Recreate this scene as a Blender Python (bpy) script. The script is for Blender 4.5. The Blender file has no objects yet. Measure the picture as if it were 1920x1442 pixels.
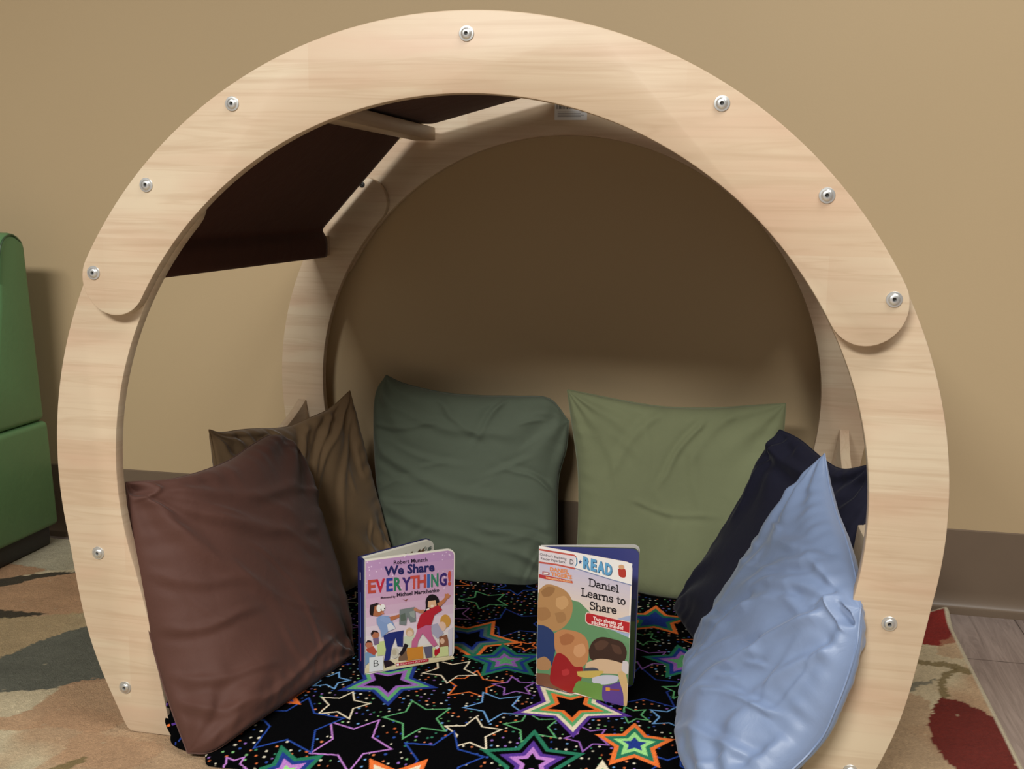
import bpy, bmesh, math, random
import numpy as np
from mathutils import Vector, Matrix
random.seed(7); rng = np.random.RandomState(11)
S = bpy.context.scene; COL = S.collection
PI = math.pi
# ------------------------------------------------------------------ camera
W, H = 1920, 1442
F = 2027.14
CAM = np.array([0.3325, -1.3412, 0.7785])
YAW, PITCH, ROLL = -0.20062, -0.16819, 0.01733
_f = np.array([math.sin(YAW)*math.cos(PITCH), math.cos(YAW)*math.cos(PITCH), math.sin(PITCH)])
_r = np.array([math.cos(YAW), -math.sin(YAW), 0.0]); _u = np.cross(_r, _f)
RX = _r*math.cos(ROLL)+_u*math.sin(ROLL); UX = -_r*math.sin(ROLL)+_u*math.cos(ROLL); FX = _f
cd = bpy.data.cameras.new('camera'); cam = bpy.data.objects.new('camera', cd); COL.objects.link(cam)
cd.sensor_fit = 'HORIZONTAL'; cd.sensor_width = 36.0; cd.lens = 36.0*F/W; cd.clip_start = 0.02
cam.matrix_world = Matrix(((RX[0], UX[0], -FX[0], CAM[0]), (RX[1], UX[1], -FX[1], CAM[1]), (RX[2], UX[2], -FX[2], CAM[2]), (0, 0, 0, 1)))
S.camera = cam
# measured points: where the sight line of a photo point meets a known plane of the room
def ray(px, py): return FX*F + RX*(px-W/2) - UX*(py-H/2)
def PY(px, py, y): d = ray(px, py); return CAM + d*(y-CAM[1])/d[1]
def PX(px, py, x): d = ray(px, py); return CAM + d*(x-CAM[0])/d[0]
def PZ(px, py, z): d = ray(px, py); return CAM + d*(z-CAM[2])/d[2]
# ------------------------------------------------------------------ world, light, exposure
S.view_settings.view_transform = 'Standard'; S.view_settings.look = 'None'
S.view_settings.gamma = 1.0; S.view_settings.use_curve_mapping = False
S.view_settings.exposure = 0.06
wd = bpy.data.worlds.new('world'); S.world = wd; wd.use_nodes = True
wd.node_tree.nodes['Background'].inputs[0].default_value = (1.0, 0.93, 0.84, 1)
wd.node_tree.nodes['Background'].inputs[1].default_value = 0.12
def area(name, loc, target, sx, sy, power, col):
    l = bpy.data.lights.new(name, 'AREA'); l.shape = 'RECTANGLE'; l.size = sx; l.size_y = sy; l.energy = power; l.color = col
    o = bpy.data.objects.new(name, l); COL.objects.link(o); o.location = loc
    o.rotation_euler = (Vector(target)-Vector(loc)).to_track_quat('-Z', 'Y').to_euler(); return o
area('ceiling_lamp', (-0.6, -3.0, 2.62), (-0.6, -3.0, 0), 1.6, 0.8, 215, (0.985, 0.985, 0.955))
area('ceiling_lamp', (1.25, -0.75, 2.62), (1.25, -0.75, 0), 1.4, 0.8, 40, (0.985, 0.985, 0.955))

# ------------------------------------------------------------------ helpers
def srgb(r, g, b):
    return tuple((((c/255.0)+0.055)/1.055)**2.4 if c/255.0 > 0.04045 else c/255.0/12.92 for c in (r, g, b))
def thing(name, label, cat, loc=(0, 0, 0), group=None):
    o = bpy.data.objects.new(name, None); COL.objects.link(o); o.location = loc; o.empty_display_size = 0.05
    o['label'] = label; o['category'] = cat
    if group: o['group'] = group
    return o
def tag(o, label, cat, group=None, kind=None):
    o['label'] = label; o['category'] = cat
    if group: o['group'] = group
    if kind: o['kind'] = kind
    return o
def link(name, me, parent=None, origin=None):
    o = bpy.data.objects.new(name, me); COL.objects.link(o)
    if parent is not None:
        o.parent = parent
        o.location = -Vector(parent.location) if parent.parent is None else (0, 0, 0)
    return o
def struct(o, label=None):
    o['kind'] = 'structure'
    if label: o['label'] = label
    return o
def smooth(me, ang=35):
    for p in me.polygons: p.use_smooth = True
    try: me.set_sharp_from_angle(angle=math.radians(ang))
    except Exception: pass
class MB:
    """mesh builder with per-face material slot and colour"""
    def __init__(s): s.v = []; s.f = []; s.c = []; s.m = []
    def add(s, vs, fs, col=(1, 1, 1), mat=0):
        k = len(s.v); s.v += [tuple(map(float, p)) for p in vs]
        for f in fs: s.f.append([k+i for i in f]); s.c.append(col); s.m.append(mat)
    def box(s, a, b, col=(1, 1, 1), mat=0):
        x0, y0, z0 = a; x1, y1, z1 = b
        s.add([(x0,y0,z0),(x1,y0,z0),(x1,y1,z0),(x0,y1,z0),(x0,y0,z1),(x1,y0,z1),(x1,y1,z1),(x0,y1,z1)],
              [(0,3,2,1),(4,5,6,7),(0,1,5,4),(1,2,6,5),(2,3,7,6),(3,0,4,7)], col, mat)
    def mesh(s, name, mats, sm=None):
        me = bpy.data.meshes.new(name); me.from_pydata(s.v, [], s.f); 
        for m in mats: me.materials.append(m)
        for p, mi in zip(me.polygons, s.m): p.material_index = mi
        ca = me.color_attributes.new('Col', 'FLOAT_COLOR', 'CORNER')
        buf = []
        for p, c in zip(me.polygons, s.c): buf += list((c[0], c[1], c[2], 1.0))*p.loop_total
        ca.data.foreach_set('color', buf)
        me.update()
        if sm: smooth(me, sm)
        return me
def grid_mesh(name, P, mats, col=None, closed_u=False):
    """P: (n,m,3) array of points -> smooth grid"""
    n, m = P.shape[:2]
    idx = np.arange(n*m).reshape(n, m)
    a = idx[:-1, :-1].ravel(); b = idx[1:, :-1].ravel(); c = idx[1:, 1:].ravel(); d = idx[:-1, 1:].ravel()
    F4 = np.stack([a, b, c, d], 1)
    me = bpy.data.meshes.new(name)
    me.vertices.add(n*m); me.vertices.foreach_set('co', P.reshape(-1).astype(np.float32))
    me.loops.add(F4.size); me.loops.foreach_set('vertex_index', F4.ravel().astype(np.int32))
    me.polygons.add(len(F4)); me.polygons.foreach_set('loop_start', (np.arange(len(F4))*4).astype(np.int32))
    me.polygons.foreach_set('loop_total', np.full(len(F4), 4, np.int32))
    me.update(calc_edges=True); me.validate()
    for mt in mats: me.materials.append(mt)
    me.polygons.foreach_set('use_smooth', np.ones(len(F4), bool))
    if col is not None:
        ca = me.color_attributes.new('Col', 'FLOAT_COLOR', 'POINT')
        cc = np.ones((n*m, 4), np.float32); cc[:, :3] = col.reshape(-1, 3); ca.data.foreach_set('color', cc.ravel())
    return me
def bevel_mesh(me, w, seg=2, ang=30):
    bm = bmesh.new(); bm.from_mesh(me)
    bmesh.ops.remove_doubles(bm, verts=bm.verts, dist=1e-6)
    bmesh.ops.recalc_face_normals(bm, faces=bm.faces)
    es = [e for e in bm.edges if len(e.link_faces) == 2 and e.calc_face_angle(0) > math.radians(ang)]
    bmesh.ops.bevel(bm, geom=es, offset=w, segments=seg, profile=0.5, affect='EDGES', clamp_overlap=True)
    bm.to_mesh(me); bm.free(); smooth(me, 35)
    return me
def extrude_outline(pts, y0, y1):
    """pts in xz plane (list of (x,z)), extruded along y"""
    mb = MB(); n = len(pts)
    mb.add([(x, y0, z) for x, z in pts]+[(x, y1, z) for x, z in pts],
           [tuple(range(n)), tuple(range(2*n-1, n-1, -1))]+[(i, (i+1) % n, n+(i+1) % n, n+i) for i in range(n)])
    return mb
def catmull(pts, n):
    pts = np.asarray(pts, float); P = np.vstack([2*pts[0]-pts[1], pts, 2*pts[-1]-pts[-2]])
    seg = np.linalg.norm(np.diff(pts, axis=0), axis=1); L = np.concatenate([[0], np.cumsum(seg)])
    out = []
    for t in np.linspace(0, L[-1], n):
        i = min(np.searchsorted(L, t, 'right')-1, len(pts)-2); s = (t-L[i])/seg[i]
        p0, p1, p2, p3 = P[i:i+4]
        out.append(.5*((2*p1)+(-p0+p2)*s+(2*p0-5*p1+4*p2-p3)*s*s+(-p0+3*p1-3*p2+p3)*s**3))
    return np.array(out)
def tube(pts, r, seg=6):
    pts = np.asarray(pts, float); mb = MB(); n = len(pts); vs = []; 
    T = np.gradient(pts, axis=0); T /= np.linalg.norm(T, axis=1)[:, None]+1e-12
    ref = np.array([0.31, 0.47, 0.83]); 
    for i in range(n):
        a = np.cross(T[i], ref); a /= np.linalg.norm(a)+1e-12; b = np.cross(T[i], a)
        for k in range(seg): t = 2*PI*k/seg; vs.append(pts[i]+r*(a*math.cos(t)+b*math.sin(t)))
    fs = [(i*seg+k, i*seg+(k+1) % seg, (i+1)*seg+(k+1) % seg, (i+1)*seg+k) for i in range(n-1) for k in range(seg)]
    fs += [tuple(range(seg-1, -1, -1)), tuple((n-1)*seg+k for k in range(seg))]
    mb.add(vs, fs); return mb

# ------------------------------------------------------------------ materials
def newmat(name):
    m = bpy.data.materials.new(name); m.use_nodes = True
    nt = m.node_tree; b = nt.nodes['Principled BSDF']; return m, nt, b
def nd(nt, t, **k):
    n = nt.nodes.new(t)
    for a, v in k.items():
        if a.startswith('i_'): n.inputs[int(a[2:])].default_value = v
        else: setattr(n, a, v)
    return n
def mixc(nt, fac, a, b, mode='MIX'):
    m = nd(nt, 'ShaderNodeMix', data_type='RGBA', blend_type=mode)
    for i, x in ((0, fac), (6, a), (7, b)):
        if hasattr(x, 'links') or isinstance(x, bpy.types.NodeSocket): nt.links.new(x, m.inputs[i])
        else: m.inputs[i].default_value = (*x, 1) if isinstance(x, tuple) and len(x) == 3 else x
    return m.outputs[2]
def coords(nt, scale=(1, 1, 1), rot=(0, 0, 0), kind='Object'):
    tc = nd(nt, 'ShaderNodeTexCoord'); mp = nd(nt, 'ShaderNodeMapping')
    mp.inputs['Scale'].default_value = scale; mp.inputs['Rotation'].default_value = rot
    nt.links.new(tc.outputs[kind], mp.inputs[0]); return mp.outputs[0]
def noise(nt, vec, sc, det=3, rough=.5, dist=0):
    n = nd(nt, 'ShaderNodeTexNoise'); n.inputs['Scale'].default_value = sc; n.inputs['Detail'].default_value = det
    n.inputs['Roughness'].default_value = rough; n.inputs['Distortion'].default_value = dist
    nt.links.new(vec, n.inputs['Vector']); return n.outputs[0]
def ramp(nt, fac, stops):
    r = nd(nt, 'ShaderNodeValToRGB'); e = r.color_ramp.elements
    while len(e) < len(stops): e.new(0.5)
    for el, (p, c) in zip(e, stops): el.position = p; el.color = (*c, 1) if len(c) == 3 else c
    nt.links.new(fac, r.inputs[0]); return r.outputs[0]
def bump(nt, b, h, strength, dist):
    n = nd(nt, 'ShaderNodeBump'); n.inputs['Strength'].default_value = strength; n.inputs['Distance'].default_value = dist
    nt.links.new(h, n.inputs['Height']); nt.links.new(n.outputs[0], b.inputs['Normal']); return n
def plain(name, col, rough=.5, metal=0, bmp=None, spec=.5):
    m, nt, b = newmat(name)
    v = coords(nt); n = noise(nt, v, 14, 3)
    c = mixc(nt, n, tuple(x*.94 for x in col), tuple(min(1, x*1.06) for x in col))
    nt.links.new(c, b.inputs['Base Color']); b.inputs['Roughness'].default_value = rough; b.inputs['Metallic'].default_value = metal
    b.inputs['Specular IOR Level'].default_value = spec
    if bmp: bump(nt, b, noise(nt, v, bmp[0], 2), bmp[1], bmp[2])
    return m
def m_wood(name, along='x'):
    m, nt, b = newmat(name)
    rot = (PI/2, 0, 0) if along == 'x' else (0, 0, PI/2)
    v = coords(nt, rot=rot)         # xz -> xy so staves run horizontally
    v.node.inputs['Location'].default_value = (.03, .0525, 0)
    br = nd(nt, 'ShaderNodeTexBrick'); nt.links.new(v, br.inputs['Vector'])
    br.inputs['Scale'].default_value = 1; br.inputs['Mortar Size'].default_value = 0.0; br.inputs['Brick Width'].default_value = .47
    br.inputs['Row Height'].default_value = .0955; br.offset = .37
    br.inputs['Color1'].default_value = (*srgb(206, 188, 161), 1); br.inputs['Color2'].default_value = (*srgb(197, 173, 145), 1)
    br.inputs['Mortar'].default_value = (*srgb(197, 174, 147), 1)
    # blotches, fine grain, curly figure
    blot = noise(nt, coords(nt, (2.2, 2.2, 9) if along == 'x' else (9, 2.2, 9)), 1.8, 3, .55, .4)
    c = mixc(nt, ramp(nt, blot, [(.45, (0, 0, 0)), (.72, (.55, .55, .55))]), br.outputs[0], srgb(194, 158, 132))
    gr = noise(nt, coords(nt, (3, 3, 110) if along == 'x' else (110, 3, 110)), 1.0, 4, .55, .5)
    c = mixc(nt, ramp(nt, gr, [(.34, (.30, .30, .30)), (.52, (0, 0, 0))]), c, srgb(176, 148, 120), 'MIX')
    fig = noise(nt, coords(nt, (2.2, 2.2, 34) if along == 'x' else (34, 2.2, 34)), 1.0, 2, .5, 2.0)
    c = mixc(nt, ramp(nt, fig, [(.52, (0, 0, 0)), (.60, (.22, .22, .22)), (.68, (0, 0, 0))]), c, srgb(170, 140, 110))
    nt.links.new(c, b.inputs['Base Color']); b.inputs['Roughness'].default_value = .42; b.inputs['Specular IOR Level'].default_value = .35
    bump(nt, b, gr, .12, .0006)
    return m
def m_fabric(name, col, rough=.85, sheen=.25, weave=900, var=.12, spec=.2):
    m, nt, b = newmat(name)
    v = coords(nt)
    n = noise(nt, v, 9, 4, .6)
    c = mixc(nt, n, tuple(x*(1-var) for x in col), tuple(min(1, x*(1+var)) for x in col))
    w = noise(nt, coords(nt, (weave, weave, weave*.35)), 1, 2)
    c = mixc(nt, w, c, tuple(x*.8 for x in col)) if False else c
    nt.links.new(c, b.inputs['Base Color']); b.inputs['Roughness'].default_value = rough
    b.inputs['Sheen Weight'].default_value = sheen; b.inputs['Sheen Roughness'].default_value = .4
    b.inputs['Specular IOR Level'].default_value = spec
    wr = noise(nt, coords(nt, (1, 1, 1)), 22, 5, .6, .8)
    bump(nt, b, wr, .25, .004)
    return m
def m_attr(name, rough=.5, spec=.3, bmp=None, grainy=None, sheen=0):
    m, nt, b = newmat(name)
    a = nd(nt, 'ShaderNodeVertexColor', layer_name='Col'); c = a.outputs[0]
    v = coords(nt)
    if grainy:
        n = noise(nt, v, grainy[0], 4, .7)
        c = mixc(nt, 1.0, c, ramp(nt, n, [(.3, (1-grainy[1],)*3), (.7, (1+grainy[1],)*3)]), 'MULTIPLY')
    nt.links.new(c, b.inputs['Base Color']); b.inputs['Roughness'].default_value = rough; b.inputs['Specular IOR Level'].default_value = spec
    b.inputs['Sheen Weight'].default_value = sheen
    if bmp: bump(nt, b, noise(nt, v, bmp[0], 4, .7), bmp[1], bmp[2])
    return m
WOOD = m_wood('maple_laminate'); WOODY = m_wood('maple_laminate_side', 'y')
STEEL = plain('polished_steel', (.66, .66, .64), .34, .8)
DARK = plain('dark_recess', (.02, .02, .02), .5)
CANOPY = m_fabric('brown_canopy_fabric', srgb(74, 42, 32), .9, .1)
PRINT = m_attr('printed_card', .38, .4)
PAPER = plain('white_page_paper', srgb(226, 222, 208), .7)

# ------------------------------------------------------------------ room
WALL_Y = .835
def m_wall():
    m, nt, b = newmat('tan_wall_paint'); v = coords(nt)
    n = noise(nt, v, 1.2, 3)
    c = mixc(nt, n, srgb(181, 157, 121), srgb(189, 166, 130)); nt.links.new(c, b.inputs['Base Color'])
    b.inputs['Roughness'].default_value = .62; b.inputs['Specular IOR Level'].default_value = .3
    bump(nt, b, noise(nt, v, 260, 3), .12, .001); return m
WALLM = m_wall()
DIMWALL = plain('darkened_wall_paint', (.20, .19, .18), .8)  # grey for the unseen walls, darkened to cut bounced light
CEIL = plain('darkened_ceiling_paint', (.26, .25, .24), .9)  # unseen ceiling, colour lowered so less light bounces into the arch
BASE = plain('brown_vinyl_cove', srgb(112, 95, 78), .42)
def m_floor():
    m, nt, b = newmat('grey_wood_planks')
    v = coords(nt, rot=(0, 0, PI/2))
    br = nd(nt, 'ShaderNodeTexBrick'); nt.links.new(v, br.inputs['Vector'])
    br.inputs['Scale'].default_value = 1; br.inputs['Mortar Size'].default_value = .0012; br.inputs['Brick Width'].default_value = 1.2
    br.inputs['Row Height'].default_value = .18; br.inputs['Color1'].default_value = (*srgb(164, 148, 138), 1)
    br.inputs['Color2'].default_value = (*srgb(146, 130, 122), 1); br.inputs['Mortar'].default_value = (*srgb(60, 50, 45), 1)
    g = noise(nt, coords(nt, (60, 4, 4)), 1.0, 6, .7, 1.6)
    c = mixc(nt, ramp(nt, g, [(.3, (.75, .75, .75)), (.62, (0, 0, 0))]), br.outputs[0], srgb(98, 84, 78))
    nt.links.new(c, b.inputs['Base Color']); b.inputs['Roughness'].default_value = .38
    bump(nt, b, g, .15, .001); return m
def boxobj(name, a, b, mat, parent=None, bev=0):
    mb = MB(); mb.box(a, b); me = mb.mesh(name, [mat])
    if bev: bevel_mesh(me, bev)
    return link(name, me, parent)
FZ = -.009
struct(boxobj('floor', (-2.6, -5.2, FZ-.05), (2.6, WALL_Y+.1, FZ), m_floor()))
struct(boxobj('wall_back', (-2.6, WALL_Y, FZ), (2.6, WALL_Y+.1, 2.65), WALLM))
struct(boxobj('wall_left', (-2.7, -5.2, FZ), (-2.6, WALL_Y+.1, 2.65), DIMWALL))
struct(boxobj('wall_right', (2.6, -5.2, FZ), (2.7, WALL_Y+.1, 2.65), DIMWALL))
struct(boxobj('wall_front', (-2.7, -5.3, FZ), (2.7, -5.2, 2.65), DIMWALL))
struct(boxobj('ceiling', (-2.7, -5.3, 2.65), (2.7, WALL_Y+.1, 2.75), CEIL))
# cove base: profile with a curved toe
prof = [(0, .160), (.0032, .158), (.0035, .10), (.0035, .035)]+[(.0035+.013*(1-math.cos(t)), .035-.031*math.sin(t)) for t in np.linspace(.1, PI/2, 9)]+[(.017, .0), (.017, FZ), (0, FZ)]
mb = MB(); n = len(prof)
mb.add([(-2.6, WALL_Y-a, b) for a, b in prof]+[(2.6, WALL_Y-a, b) for a, b in prof],
       [(i, i+1, n+i+1, n+i) for i in range(n-1)]+[tuple(range(n-1, -1, -1)), tuple(range(n, 2*n))])
me = mb.mesh('baseboard_back', [BASE]); smooth(me, 40)
struct(link('baseboard_back', me))

# ------------------------------------------------------------------ rug
def smooth_noise2(X, Y, sc, seed, octv=3):
    r = np.random.RandomState(seed); out = np.zeros_like(X); amp = 1
    for o in range(octv):
        for k in range(7):
            a = r.rand()*2*PI; f = sc*(.6+.9*r.rand())*(2**o); p = r.rand()*6.28
            out += amp*np.sin(f*(X*math.cos(a)+Y*math.sin(a))*2*PI+p+1.3*np.sin(f*.7*(X*math.sin(a)-Y*math.cos(a))*5+p*2))/3.0
        amp *= .5
    return out
def inpoly(X, Y, poly):
    poly = np.asarray(poly); ins = np.zeros(X.shape, bool); n = len(poly)
    for i in range(n):
        x0, y0 = poly[i][:2]; x1, y1 = poly[(i+1) % n][:2]
        if y0 == y1: continue
        c = ((y0 > Y) != (y1 > Y)) & (X < (x1-x0)*(Y-y0)/(y1-y0)+x0); ins ^= c
    return ins
def floorpoly(pts, z=0.0, sm=40):
    P = [PZ(a, b, z)[:2] for a, b in pts]
    if sm: P = list(catmull(np.array(P+[P[0]]), sm))
    return P
RX0, RX1, RY0, RY1 = -1.9, .772, -1.15, .79
xs = np.arange(RX0, RX1+.001, .004); ys = np.arange(RY0, RY1+.001, .004)
GX, GY = np.meshgrid(xs, ys, indexing='ij')
jx = smooth_noise2(GX, GY, 18, 3, 2)*.0022+rng.randn(*GX.shape)*.0012; jy = smooth_noise2(GX, GY, 18, 4, 2)*.0022+rng.randn(*GX.shape)*.0012
XX, YY = GX+jx, GY+jy
cream = np.array(srgb(196, 180, 148)); peach = np.array(srgb(178, 140, 106)); olive = np.array(srgb(120, 104, 66)); slate = np.array(srgb(98, 98, 86))
red = np.array(srgb(134, 44, 38)); dred = np.array(srgb(108, 40, 32)); blk = np.array(srgb(66, 58, 44)); sage = np.array(srgb(128, 130, 116)); khaki = np.array(srgb(150, 134, 98))
C = np.zeros(GX.shape+(3,)); C[:] = cream
nz = smooth_noise2(XX, YY, 1.6, 8, 3)
wgt = np.clip((nz-.1)*1.6, 0, .75)[..., None]; C = C*(1-wgt)+peach*wgt
def paint(poly, col, k=1.0, sm=40, px=True):
    m = inpoly(XX, YY, floorpoly(poly, sm=sm) if px else poly); C[m] = C[m]*(1-k)+np.asarray(col)*k
paint([(-40, 990), (60, 1010), (110, 990), (150, 1060), (70, 1068), (-40, 1080)], sage*1.25, .5)
paint([(-60, 1060), (0, 1055), (60, 1062), (85, 1068), (20, 1082), (-60, 1095)], peach*.9)
paint([(-60, 1094), (20, 1082), (100, 1072), (165, 1072), (160, 1078), (70, 1085), (0, 1105), (-60, 1110)], blk)
paint([(-60, 1108), (20, 1096), (90, 1080), (165, 1078), (168, 1145), (60, 1150), (-60, 1150)], peach)
paint([(-60, 1140), (0, 1142), (45, 1147), (85, 1150), (40, 1156), (-60, 1162)], blk)
paint([(-60, 1160), (50, 1156), (168, 1148), (172, 1172), (80, 1205), (-60, 1260)], khaki*1.15, .6)
paint([(-60, 1262), (10, 1230), (90, 1195), (168, 1172), (230, 1165), (260, 1250), (200, 1270), (80, 1290), (-60, 1297)], slate, 1)
paint([(-60, 1345), (30, 1340), (95, 1300), (130, 1280), (200, 1270), (260, 1290), (250, 1345), (180, 1372), (100, 1362), (-60, 1372)], peach, .85)
paint([(60, 1442), (110, 1412), (150, 1375), (220, 1380), (310, 1400), (240, 1442), (160, 1470), (80, 1470)], peach, .6)
paint([(70, 1446), (110, 1432), (160, 1420), (140, 1438), (100, 1452)], olive, .9)
# right side
paint([(1700, 1118), (1760, 1125), (1782, 1150), (1797, 1195), (1765, 1208), (1735, 1207), (1690, 1215)], red)
paint([(1765, 1200), (1800, 1190), (1815, 1228), (1790, 1232), (1755, 1222)], peach, .55)
paint([(1700, 1230), (1740, 1238), (1770, 1240), (1800, 1245), (1836, 1264), (1800, 1260), (1770, 1250), (1735, 1246), (1700, 1240)], olive, .85, 60)
paint([(1800, 1250), (1785, 1262), (1775, 1280), (1780, 1305), (1765, 1305), (1757, 1285), (1765, 1268), (1785, 1250)], olive, .85, 60)
paint([(1765, 1272), (1740, 1280), (1710, 1296), (1690, 1300), (1700, 1282), (1735, 1276)], slate*1.2, .8, 60)
paint([(1700, 1300), (1740, 1310), (1745, 1350), (1760, 1400), (1790, 1442), (1780, 1500), (1640, 1500), (1660, 1400)], peach*.85, .6)
paint([(1765, 1307), (1800, 1313), (1860, 1340), (1886, 1370), (1900, 1410), (1915, 1450), (1915, 1500), (1840, 1490), (1790, 1440), (1755, 1400), (1742, 1360), (1752, 1320)], dred)
# pattern continues outside the frame in the same manner
pr_ = np.random.RandomState(5)
for k in range(16):
    cx, cy = pr_.uniform(-1.8, .6), pr_.uniform(-1.1, -.35); a = pr_.uniform(0, PI); L, Wd = pr_.uniform(.12, .26), pr_.uniform(.05, .1)
    t = np.linspace(0, 2*PI, 30); ex = L*np.cos(t); ey = Wd*np.sin(t)*(1+.3*np.cos(t))
    paint(list(zip(cx+ex*math.cos(a)-ey*math.sin(a), cy+ex*math.sin(a)+ey*math.cos(a))), [peach, slate, dred, olive, khaki, sage][k % 6], .85, px=False)
C *= (1+.05*smooth_noise2(XX, YY, 9, 21, 3)+.05*rng.randn(*GX.shape))[..., None]
# pale worn flecks
fl = rng.rand(*GX.shape) < .0018; C[fl] = C[fl]*.5+cream*.5
C = np.clip(C, 0, 1)
bd = np.minimum.reduce([GX-RX0, RX1-GX, GY-RY0, RY1-GY])
C[bd < .008] = np.array(srgb(196, 184, 158))
Z = .0015*smooth_noise2(GX, GY, 3, 31, 2)*.4+rng.randn(*GX.shape)*.0004-.0012
Z = np.where(bd < .006, -.003+0*Z, Z); edge = bd < .0005; Z[edge] = FZ+.0003
# the back right corner curls up a little
cr = np.hypot(GX-RX1, GY-RY1); Z += .02*np.exp(-(cr/.035)**2)
RUGM = m_attr('rug_pile', 1.0, .05, (420, .8, .004), (320, .16), .03)
rug = link('area_rug', grid_mesh('area_rug', np.stack([GX, GY, Z], -1), [RUGM], C))
tag(rug, 'cream area rug patterned with tan, slate, red and olive leaf shapes, under the wooden arch', 'rug')

# ------------------------------------------------------------------ wooden arch nook
R0, ZC, RI, ZI = .600, .4052, .5075, .3996
T = .019; YB = .785
nook = thing('reading_nook', 'maple wooden reading nook of two round arches with brown canopy, standing by the tan wall', 'reading nook', (0, .38, 0))
def part(name, me, parent=None): 
    o = bpy.data.objects.new(name, me); COL.objects.link(o); o.parent = parent or nook
    o.location = (0, -.38, 0) if (parent is None) else (0, 0, 0); return o
def leg_outline(s):
    """outline of one arch leg (s=-1 left)"""
    a_top = math.radians(42); o = []
    # outer arc, from top down
    for a in np.linspace(a_top, math.radians(-10), 40): o.append((R0*math.cos(a), ZC+R0*math.sin(a)))
    lower = catmull([(R0*math.cos(math.radians(-10)), ZC+R0*math.sin(math.radians(-10))), (.571, .173), (.549, .096), (.514, .014)], 18)[1:]
    o += [tuple(p) for p in lower]
    o += [(.509, .005), (.503, 0.0)]
    o.append((.437, 0.0))
    inn = catmull([(.437, 0), (.4525, .085), (.4665, .17), (RI*math.cos(math.radians(-17)), ZI+RI*math.sin(math.radians(-17)))], 18)[1:]
    o += [tuple(p) for p in inn]
    for a in np.linspace(math.radians(-17), a_top, 40)[1:]: o.append((RI*math.cos(a), ZI+RI*math.sin(a)))
    # rounded top end
    pO = np.array([R0*math.cos(a_top), ZC+R0*math.sin(a_top)]); pI = np.array([RI*math.cos(a_top), ZI+RI*math.sin(a_top)])
    c = (pO+pI)/2; d = (pO-pI)/2; per = np.array([-math.sin(a_top), math.cos(a_top)])*np.linalg.norm(d)
    for t in np.linspace(PI, 0, 16)[1:-1]: q = c+d*math.cos(t)+per*math.sin(t)*.95; o.append(tuple(q))
    return [(s*x, z) for x, z in o]
def top_outline():
    o = []; a0 = math.radians(28.3)
    for a in np.linspace(a0, PI-a0, 110): o.append((R0*math.cos(a), ZC+R0*math.sin(a)))
    def endcap(sgn):
        a = a0 if sgn > 0 else PI-a0
        pO = np.array([R0*math.cos(a), ZC+R0*math.sin(a)]); pI = np.array([(RI)*math.cos(a), ZI+(RI)*math.sin(a)])
        c = (pO+pI)/2; d = (pO-pI)/2; L = np.linalg.norm(d); per = np.array([math.sin(a)*sgn, -math.cos(a)*sgn])*L
        return [tuple(c+d*math.cos(t)+per*math.sin(t)*1.0) for t in np.linspace(0, PI, 22)[1:-1]]
    o += endcap(-1)
    for a in np.linspace(PI-a0, a0, 110): o.append((RI*math.cos(a), ZI+RI*math.sin(a)))
    o += endcap(1)[::-1]
    return o
def board(name, outline, y0, y1):
    me = extrude_outline(outline, y0, y1).mesh(name, [WOOD]); bevel_mesh(me, .0018, 2, 50); return part(name, me)
for s in (-1, 1):
    board('front_arch_leg', leg_outline(s), 0, T)
    board('rear_arch_leg', leg_outline(s), YB, YB+T)
board('front_arch_top', top_outline(), -T-.0002, -.0002)
board('rear_arch_top', top_outline(), YB+T+.0002, YB+2*T)
# side rails (leaning panels between the legs), top edge dips in the middle
def side_panel(s):
    zs0 = .035; ny = 44; mb = MB(); vs = []
    xin = lambda z: .492+.165*(z-.03)
    for side in (0, 1):
        off = .018*side
        for i in range(ny+1):
            y = T+.0005+(YB-T-.001)*i/ny; w = (y-.40)/.385
            zt = .298+.058*abs(w)**2.6
            for z in (zs0, zt): vs.append((s*(xin(z)+off), y, z))
    n = (ny+1)*2; fs = []
    for i in range(ny):
        a = 2*i; fs.append((a, a+1, a+3, a+2)); fs.append((n+a, n+a+2, n+a+3, n+a+1))
        fs.append((a+1, n+a+1, n+a+3, a+3)); fs.append((a, a+2, n+a+2, n+a))
    fs.append((0, n, n+1, 1)); e = 2*ny; fs.append((e, e+1, n+e+1, n+e))
    mb.add(vs, fs); me = mb.mesh('side_panel', [WOODY]); bevel_mesh(me, .0015, 2, 50); return part('side_panel', me)
side_panel(-1); side_panel(1)
# cross bars: centre x, centre z, width, height
BARS = [(-.5070, .681, .036, .041), (-.286, .907, .044, .026), (0, .9785, .046, .024), (.286, .907, .044, .026), (.5070, .681, .036, .041)]
for (x, z, w, t) in BARS:
    me = extrude_outline([(x-w/2, z-t/2), (x+w/2, z-t/2), (x+w/2, z+t/2), (x-w/2, z+t/2)], T+.0003, YB-.0003).mesh('crossbar', [WOODY])
    bevel_mesh(me, .002, 2, 30); part('crossbar', me)
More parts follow.
